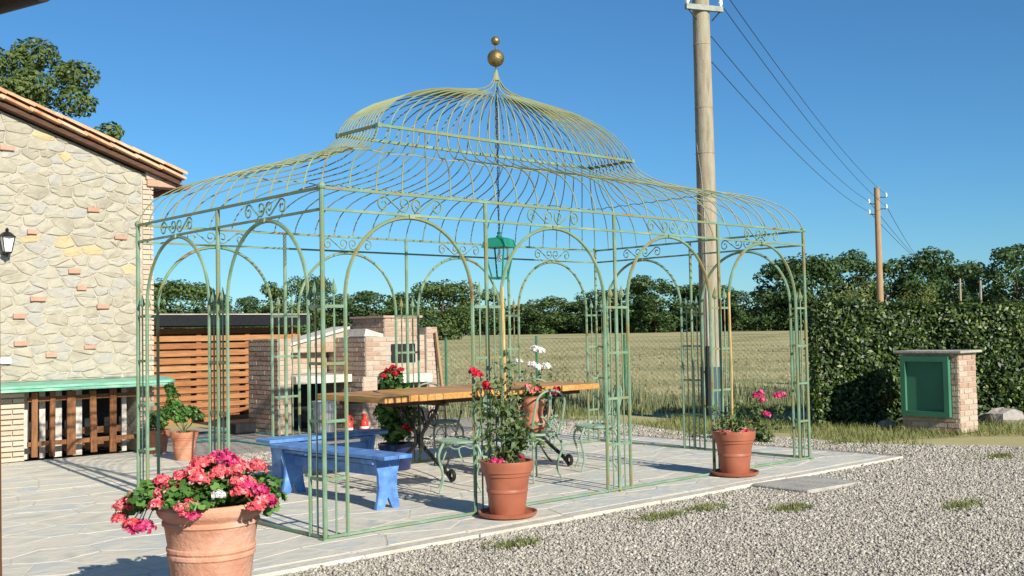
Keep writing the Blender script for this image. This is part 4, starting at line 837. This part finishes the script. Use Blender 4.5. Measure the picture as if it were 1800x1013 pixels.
for px_, py_, dd, lab in ((1687, 487, 62, 'thin pale distant pole standing before the tall trees past the hedge'), (1723, 490, 62, 'thin grey distant pole at the edge of the last tall tree')):
    q = at(px_, py_, dd); z_ = float(terr(q[0], q[1])); t = thing('distant_pole', lab, 'pole', (q[0], q[1], z_-.1), 0, 'thin distant poles'); MB().tube([(0, 0, 0), (0, 0, q[2]-z_)], .06, 8).build('shaft', POLEC, t); MB().box((0, 0, q[2]-z_-.1), (.4, .06, .06), rot=rotz(ca)).build('cross_arm', DARK, t)

# ------------------------------------------------------------------ wire fence along the meadow
fA, fB = np.array((6.9, 10.4)), np.array((15.2, 5.2)); fd = fB-fA; fL = np.linalg.norm(fd); fd /= fL
fe = thing('wire_fence', 'green post and wire mesh fence between yard and meadow', 'fence', (*((fA+fB)/2), GZ))
def fpt(s, z): q = fA+fd*s; return (q[0], q[1], float(terr(q[0], q[1]))+z)
for s_ in np.arange(.3, fL, 1.75): MB().tube([fpt(s_, -.02), fpt(s_, 1.42)], .026, 6).build('fence_post', FENCEG, fe, world=True)
m_ = MB(); 
for z in (.06, .72, 1.36): m_.tube([fpt(q, z) for q in np.linspace(.3, fL-.1, 8)], .004, 4, cap=False)
m_.build('tension_wire', MESHW, fe, world=True)
m_ = MB(); ns_ = int(fL/.1)
for k in range(ns_):
    s0 = .3+k*.1
    for sg in (1, -1):
        e_ = s0+sg*1.3; 
        q0, q1 = fpt(s0, .06), fpt(min(max(e_, .3), fL-.1), .06+1.3*abs(min(max(e_, .3), fL-.1)-s0)/1.3); m_.tube([q0, q1], .0024, 3, cap=False)
tag(m_.build('wire_mesh', MESHW, fe, world=True), kind='stuff')

# ------------------------------------------------------------------ grass and weeds (uncountable)
def blades(P, h, wd_, lean=.25):
    n = len(P); a = rng.uniform(0, 6.28, n); d = np.stack([np.cos(a), np.sin(a), np.zeros(n)], 1); t = np.stack([-np.sin(a), np.cos(a), np.zeros(n)], 1); h = h[:, None]
    V = np.empty((n, 4, 3)); V[:, 0] = P-t*wd_/2; V[:, 1] = P+t*wd_/2; L_ = d*h*lean*rng.uniform(.2, 1.6, n)[:, None]
    V[:, 2] = P+L_+np.stack([0*a, 0*a, h[:, 0]], 1)+t*wd_*.12; V[:, 3] = V[:, 2]-t*wd_*.24; return V.reshape(-1, 3)
n = 15000; s = rng.uniform(-.5, fL+2, n); off = rng.normal(-.15, .8, n); fnn = np.array((-fd[1], fd[0])); 
if fnn @ (CAM[:2]-fA) > 0: fnn = -fnn
X = fA[0]+fd[0]*s+fnn[0]*off; Y = fA[1]+fd[1]*s+fnn[1]*off; keep = np.hypot(X-PB[0], Y-PB[1]) > .3; X, Y = X[keep], Y[keep]; clump = .5+.5*np.sin(X*1.9+np.sin(Y*2.3)*1.5)
tag(link('tall_weeds', quadmesh('tall_weeds', blades(np.stack([X, Y, terr(X, Y)], 1), rng.uniform(.05, .2, len(X))+(.12+.45*clump**2)*rng.uniform(0, 1, len(X))**2*np.exp(-(off[keep]/.8)**2), .02)), WEEDM), 'tall grey green weeds growing along the wire fence', 'weeds', kind='stuff')
n = 52000; X = rng.uniform(7.2, 15, n); Y = rng.uniform(-4, 8, n); cl = np.sin(X*1.3+Y*.8)+np.sin(Y*2.1-X*.7)+.6*np.sin(X*3.3+Y*3.9); ok = (cl > -.6) & (~inpoly(X, Y, gp) | (rng.uniform(0, 1, n) < .10)) & ~((X < 7.3) & (Y < 4.3)) & ~((X > 9.98) & (X < 10.85) & (Y > .1) & (Y < 1.1)); X, Y = X[ok], Y[ok]
n = 3200; c = rng.choice(9, n); cc = np.array([ground(1240, 890), ground(1390, 890), ground(905, 952), ground(1160, 905), ground(1690, 885), ground(1760, 800), ground(1480, 775), ground(1230, 760), ground(1330, 770)])[c]
X2 = cc[:, 0]+rng.normal(0, .13, n); Y2 = cc[:, 1]+rng.normal(0, .06, n); ok = ~((Y2 > -.66) & (X2 < 7.3) & (Y2 < 4.3)); X2, Y2 = X2[ok], Y2[ok]
XX, YY = np.concatenate([X, X2]), np.concatenate([Y, Y2]); 
tag(link('yard_grass', quadmesh('yard_grass', blades(np.stack([XX, YY, np.full(len(XX), GZ)], 1), np.concatenate([rng.uniform(.03, .11, len(X)), rng.uniform(.015, .05, len(X2))]), .012, .7)), GRASSB), 'patchy yellow green grass tufts around the gravel edge', 'grass', kind='stuff')
n = 9000; dd = rng.uniform(19, 60, n); ang_ = YAW+rng.uniform(-.35, .45, n); X = CAM[0]+dd*np.cos(ang_); Y = CAM[1]+dd*np.sin(ang_); ok = ((X-fA[0])*fnn[0]+(Y-fA[1])*fnn[1]) > .6; ok &= ~((X < 7.2) & (Y < 14.2)); X, Y = X[ok], Y[ok]
tag(link('meadow_grass', quadmesh('meadow_grass', blades(np.stack([X, Y, terr(X, Y)], 1), rng.uniform(.03, .09, len(X)), .06, .9)), mat('meadow stalk', [(.24, .225, .095), (.34, .30, .14), (.44, .38, .20)], scale=.4, rough=.9, isl=.5, trans=.2)), 'dry yellow grass stalks standing in the open meadow', 'grass', kind='stuff')
# flowering bushes
def rosebush(name, label, loc, stems, blooms, m, r=.05, group=None):
    t = thing(name, label, 'bush', loc, 0, group); rose_stems(t, [wander((random.uniform(-.06, .06), random.uniform(-.06, .06), 0), e, 7, .03) for e in stems], leafn=34, size=.07)
    for b in blooms: bloom(t, b, r, m, 50)
rosebush('rose_bush', 'small bush with crimson pink roses in the grass beyond the gazebo end', (7.55, 1.55, GZ), [lat(random.uniform(-.32, .32), random.uniform(-.2, .2), random.uniform(.25, .62)) for _ in range(11)], [lat(-.08, -.1, .60), lat(-.02, -.1, .63), lat(.0, -.12, .55), lat(.2, -.1, .60), lat(.26, -.1, .61), lat(.04, -.14, .36)], MAGENTA, .046)
rosebush('rose_bush', 'tall bush with white roses behind the table, outside the gazebo', (5.42, 3.45, .002), [lat(random.uniform(-.25, .25), random.uniform(-.15, .15), random.uniform(.6, 1.05)) for _ in range(14)], [lat(-.03, -.1, 1.22), lat(.03, -.1, 1.2), lat(-.08, -.1, 1.02), lat(-.02, -.12, .99), lat(.1, -.1, 1.0), lat(-.26, -.1, 1.06)], WHITE, .052)

# ------------------------------------------------------------------ trees
def crown_mesh(name, seed, n, leaf, hw=1., asym=.25):
    r_ = np.random.default_rng(seed); bl = []
    for _ in range(32):
        a = r_.uniform(0, 6.28); z = r_.uniform(.03, .9); q = math.sqrt(max(.45, 1-((z-.5)/.52)**2))*r_.uniform(.25, .78)*.5; s_ = r_.uniform(.10, .19)
        bl.append((q*math.cos(a)*hw, q*math.sin(a)*hw, z, s_*hw, s_*hw, s_*.8))
    P, N = blob_points(n, bl, r_, .5); P[:, 2] = np.maximum(P[:, 2], .0); N[:, 2] += .35; return quadmesh(name, leaves(P, N, leaf, .65, .55, .12, r_))
def trunk_mesh(name, seed):
    random.seed(seed); m_ = MB(); m_.tube([(0, 0, -.02), (.01, 0, .2), (.0, .01, .45), (.02, .0, .7)], [.035, .028, .02, .008], 7)
    for k in range(6):
        a = k*1.1; z = .2+.07*k; m_.tube([(0, 0, z), (.12*math.cos(a), .12*math.sin(a), z+.14), (.24*math.cos(a), .24*math.sin(a), z+.22)], [.014, .009, .003], 5)
    return newmesh(name, m_.V, m_.F, True)
CM = [crown_mesh('crown', 11, 5200, .05), crown_mesh('crown', 12, 5200, .05, 1.15), crown_mesh('crown', 13, 5200, .045, .85), crown_mesh('crown', 14, 4200, .055, 1.2)]
CM2 = [m.copy() for m in CM]; TM = trunk_mesh('trunk', 5); TM.materials.append(BARK)
for m in CM: m.materials.append(TREE1)
for m in CM2: m.materials.append(TREE2)
def tree(px_, top, half, dep, k, label, group='trees along the far meadow edge', mid=False, name='meadow_tree'):
    q = at(px_, top, dep); z_ = float(terr(q[0], q[1])); h = q[2]-z_; wdt = 2*half/FPX*dep
    t = thing(name, label, 'tree', (q[0], q[1], z_-.1), random.uniform(0, 6.28), group)
    c = link('crown', (CM2 if mid else CM)[k % 4], None, t); c.scale = (wdt, wdt, h/.97*1.02); tk = link('trunk', TM, None, t); tk.scale = (h*.8, h*.8, h*1.0); return t
random.seed(21)
TL = [(235, 505, 60, 96, 'rounded dark tree rising behind the shed roof by the house corner'), (300, 495, 58, 92, 'broad dark tree above the black shed roof'), (365, 503, 42, 98, 'narrow dark tree above the middle of the shed roof'), (438, 522, 40, 112, 'low distant tree over the right half of the shed roof'), (492, 500, 38, 100, 'pointed tree seen between shed and barbecue'),
      (545, 488, 34, 108, 'slim tree just before the barbecue left pier'), (600, 520, 55, 110, 'spreading tree over the barbecue plaster roof'), (650, 512, 52, 104, 'leafy tree above the barbecue chimney'), (705, 518, 45, 112, 'low tree right behind the barbecue chimney'), (778, 495, 52, 82, 'single bushy tree standing free at the barbecue end'),
      (848, 512, 48, 112, 'low tree behind the hanging lantern'), (905, 535, 50, 116, 'small low tree at the meadow edge past the lantern'), (955, 524, 46, 108, 'round low tree in the middle of the meadow edge'), (1005, 530, 40, 112, 'round low tree beside the middle meadow tree'), (1050, 512, 44, 104, 'taller tree opposite the table end'), (1100, 505, 48, 104, 'dark tree at the start of the dense wood edge'),
      (1150, 488, 58, 98, 'large dark tree left of the concrete pole'), (1210, 500, 52, 100, 'dark tree half hidden by the concrete pole'), (1262, 505, 46, 102, 'dark tree just past the concrete pole'), (1305, 510, 42, 110, 'small dark tree past the concrete pole gap'), (1362, 462, 55, 94, 'big round tree behind the gazebo end post'),
      (1425, 452, 58, 92, 'big round tree over the hedge end'), (1490, 446, 62, 94, 'tall tree left of the wooden meadow pole'), (1555, 458, 56, 92, 'tall tree directly behind the wooden meadow pole'), (1620, 444, 60, 92, 'tallest tree past the wooden meadow pole'), (1670, 462, 45, 96, 'tree ending the wood before the two thin poles'), (1735, 470, 40, 88, 'dark tree beside the thin distant poles'), (1785, 432, 70, 84, 'tallest dark tree at the hedge far end')]
for i, (a, b, c, d_, l_) in enumerate(TL): tree(a, b, c*1.22, d_, i, l_, mid=(i in (0, 1, 4, 6, 9, 11, 12, 13)))
for i, (a, b, c, d_, l_) in enumerate(TL):
    tree(a+random.uniform(12, 30), 546+random.uniform(-10, 8)-(18 if a > 1330 else 0), 66, random.uniform(114, 122), i, 'low scrub at the foot of the '+l_.replace(' rising behind the shed roof', '').replace(' right half of the', '').replace('tree seen between', 'tree between').replace(' above the middle of', ' above').replace(' standing free', '').replace('round low tree in the middle of the', 'round low tree at the middle').replace('at the start of the dense', 'starting the').replace(' at the meadow edge past', ' past').replace('before the two', 'before'), 'low scrub along the far meadow edge', name='scrub_tree')
for a, b, c, d_, l_ in ((1520, 485, 42, 24, 'pale yellow green shrub growing out above the hedge at the meadow pole'), (1610, 492, 36, 25, 'pale yellow green shrub showing above the hedge left of the thin poles')):
    q = at(a, b, d_); z_ = float(terr(q[0], q[1])); t = thing('pale_shrub', l_, 'shrub', (q[0], q[1], z_-.05), .4*d_, 'pale shrubs above the hedge'); r_ = np.random.default_rng(a); h = q[2]-z_; wdt = c/FPX*d_
    P, N = blob_points(2600, [(r_.normal(0, .5)*wdt, r_.normal(0, .4)*wdt, h*r_.uniform(.3, .9), wdt*.5, wdt*.5, h*.12) for _ in range(16)], r_, .3); N[:, 2] += .5
    link('crown', quadmesh('shrub_leaves', leaves(P, N, .085, .35, .6, .1, r_)), TREE3, t); MB().tube([(0, 0, 0), (0, .03, h*.5), (.05, 0, h*.85)], [.05, .035, .01], 6).build('trunk', BARK, t)
# the big tree behind the house
q = at(70, 55, 27); z_ = float(terr(q[0], q[1])); bt = thing('garden_tree', 'tall sunlit green tree rising behind the tiled house roof', 'tree', (q[0], q[1], z_-.1)); hh = q[2]-z_; r_ = np.random.default_rng(3)
bl = []
for _ in range(44):
    a = r_.uniform(0, 6.28); z = r_.uniform(.42, .97); rr_ = math.sqrt(max(.02, 1-((z-.6)/.40)**2))*1.95*r_.uniform(.3, 1)
    if z > .97-.3 and r_.random() < .15: continue
    bl.append((rr_*math.cos(a)-.25, rr_*math.sin(a), z*hh+.12, r_.uniform(.35, .62), r_.uniform(.35, .62), r_.uniform(.28, .45)))
bl += [(RT[0]*1.75, RT[1]*1.75, hh*.73, .35, .35, .25), (RT[0]*1.55, RT[1]*1.55, hh*.66, .3, .3, .3)]
P, N = blob_points(21000, bl, r_, .45); N[:, 2] += .4
link('crown', quadmesh('garden_tree_leaves', leaves(P, N, .14, .55, .6, .12, r_)), mat('garden tree leaf', [(.05, .085, .02), (.11, .16, .04), (.2, .25, .075)], scale=1.5, rough=.6, isl=.6, trans=.3), bt)
m_ = MB(); m_.tube([(0, 0, 0), (.1, 0, hh*.3), (-.05, .1, hh*.6), (-.2, 0, hh*.9)], [.26, .2, .13, .03], 9)
for b in bl[::4]: m_.tube([(0, .05, hh*.42), (b[0]*.5, b[1]*.5, (hh*.42+b[2])/2), b[:3]], [.08, .05, .015], 6)
m_.build('trunk', BARK, bt, True)

# ------------------------------------------------------------------ porch at the left edge
C0 = at(72, 2, 3.3); dv = np.array((-.29, .956, 0)); pv = np.array((-.956, -.29, 0))
pc = thing('porch', 'dark brown wooden porch corner with gutter and post at the terrace side', 'porch', (float(at(-28, 900, 3.3)[0]), float(at(-28, 900, 3.3)[1]), GZ))
pcx, pcy = pc.location.x, pc.location.y
MB().tube([(0, 0, .0), (0, 0, .8), (0, 0, C0[2]-GZ-.02)], [.062, .05, .036], 8).build('post', SLATB, pc)
gl = [C0+dv*t+np.array((0, 0, .0)) for t in np.linspace(0, 1.9, 6)]; gl = [(a-pcx, b-pcy, c-GZ+.05) for a, b, c in gl]
TAR = mat('tarred wood', [(.012, .009, .008), (.03, .02, .015)], scale=9, rough=.7); MB().tube(gl, .052, 14).build('gutter', TAR, pc, True)
rf = MB(); q0 = C0+np.array((0, 0, .06)); rf.prism([(.02, 0), (1.9, 0), (1.9, 1.5), (.02, 1.5)], q0-np.array((pcx, pcy, GZ))+pv*.05, dv, pv+np.array((0, 0, .25)), (0, 0, 1), .07); rf.build('roof', TAR, pc)
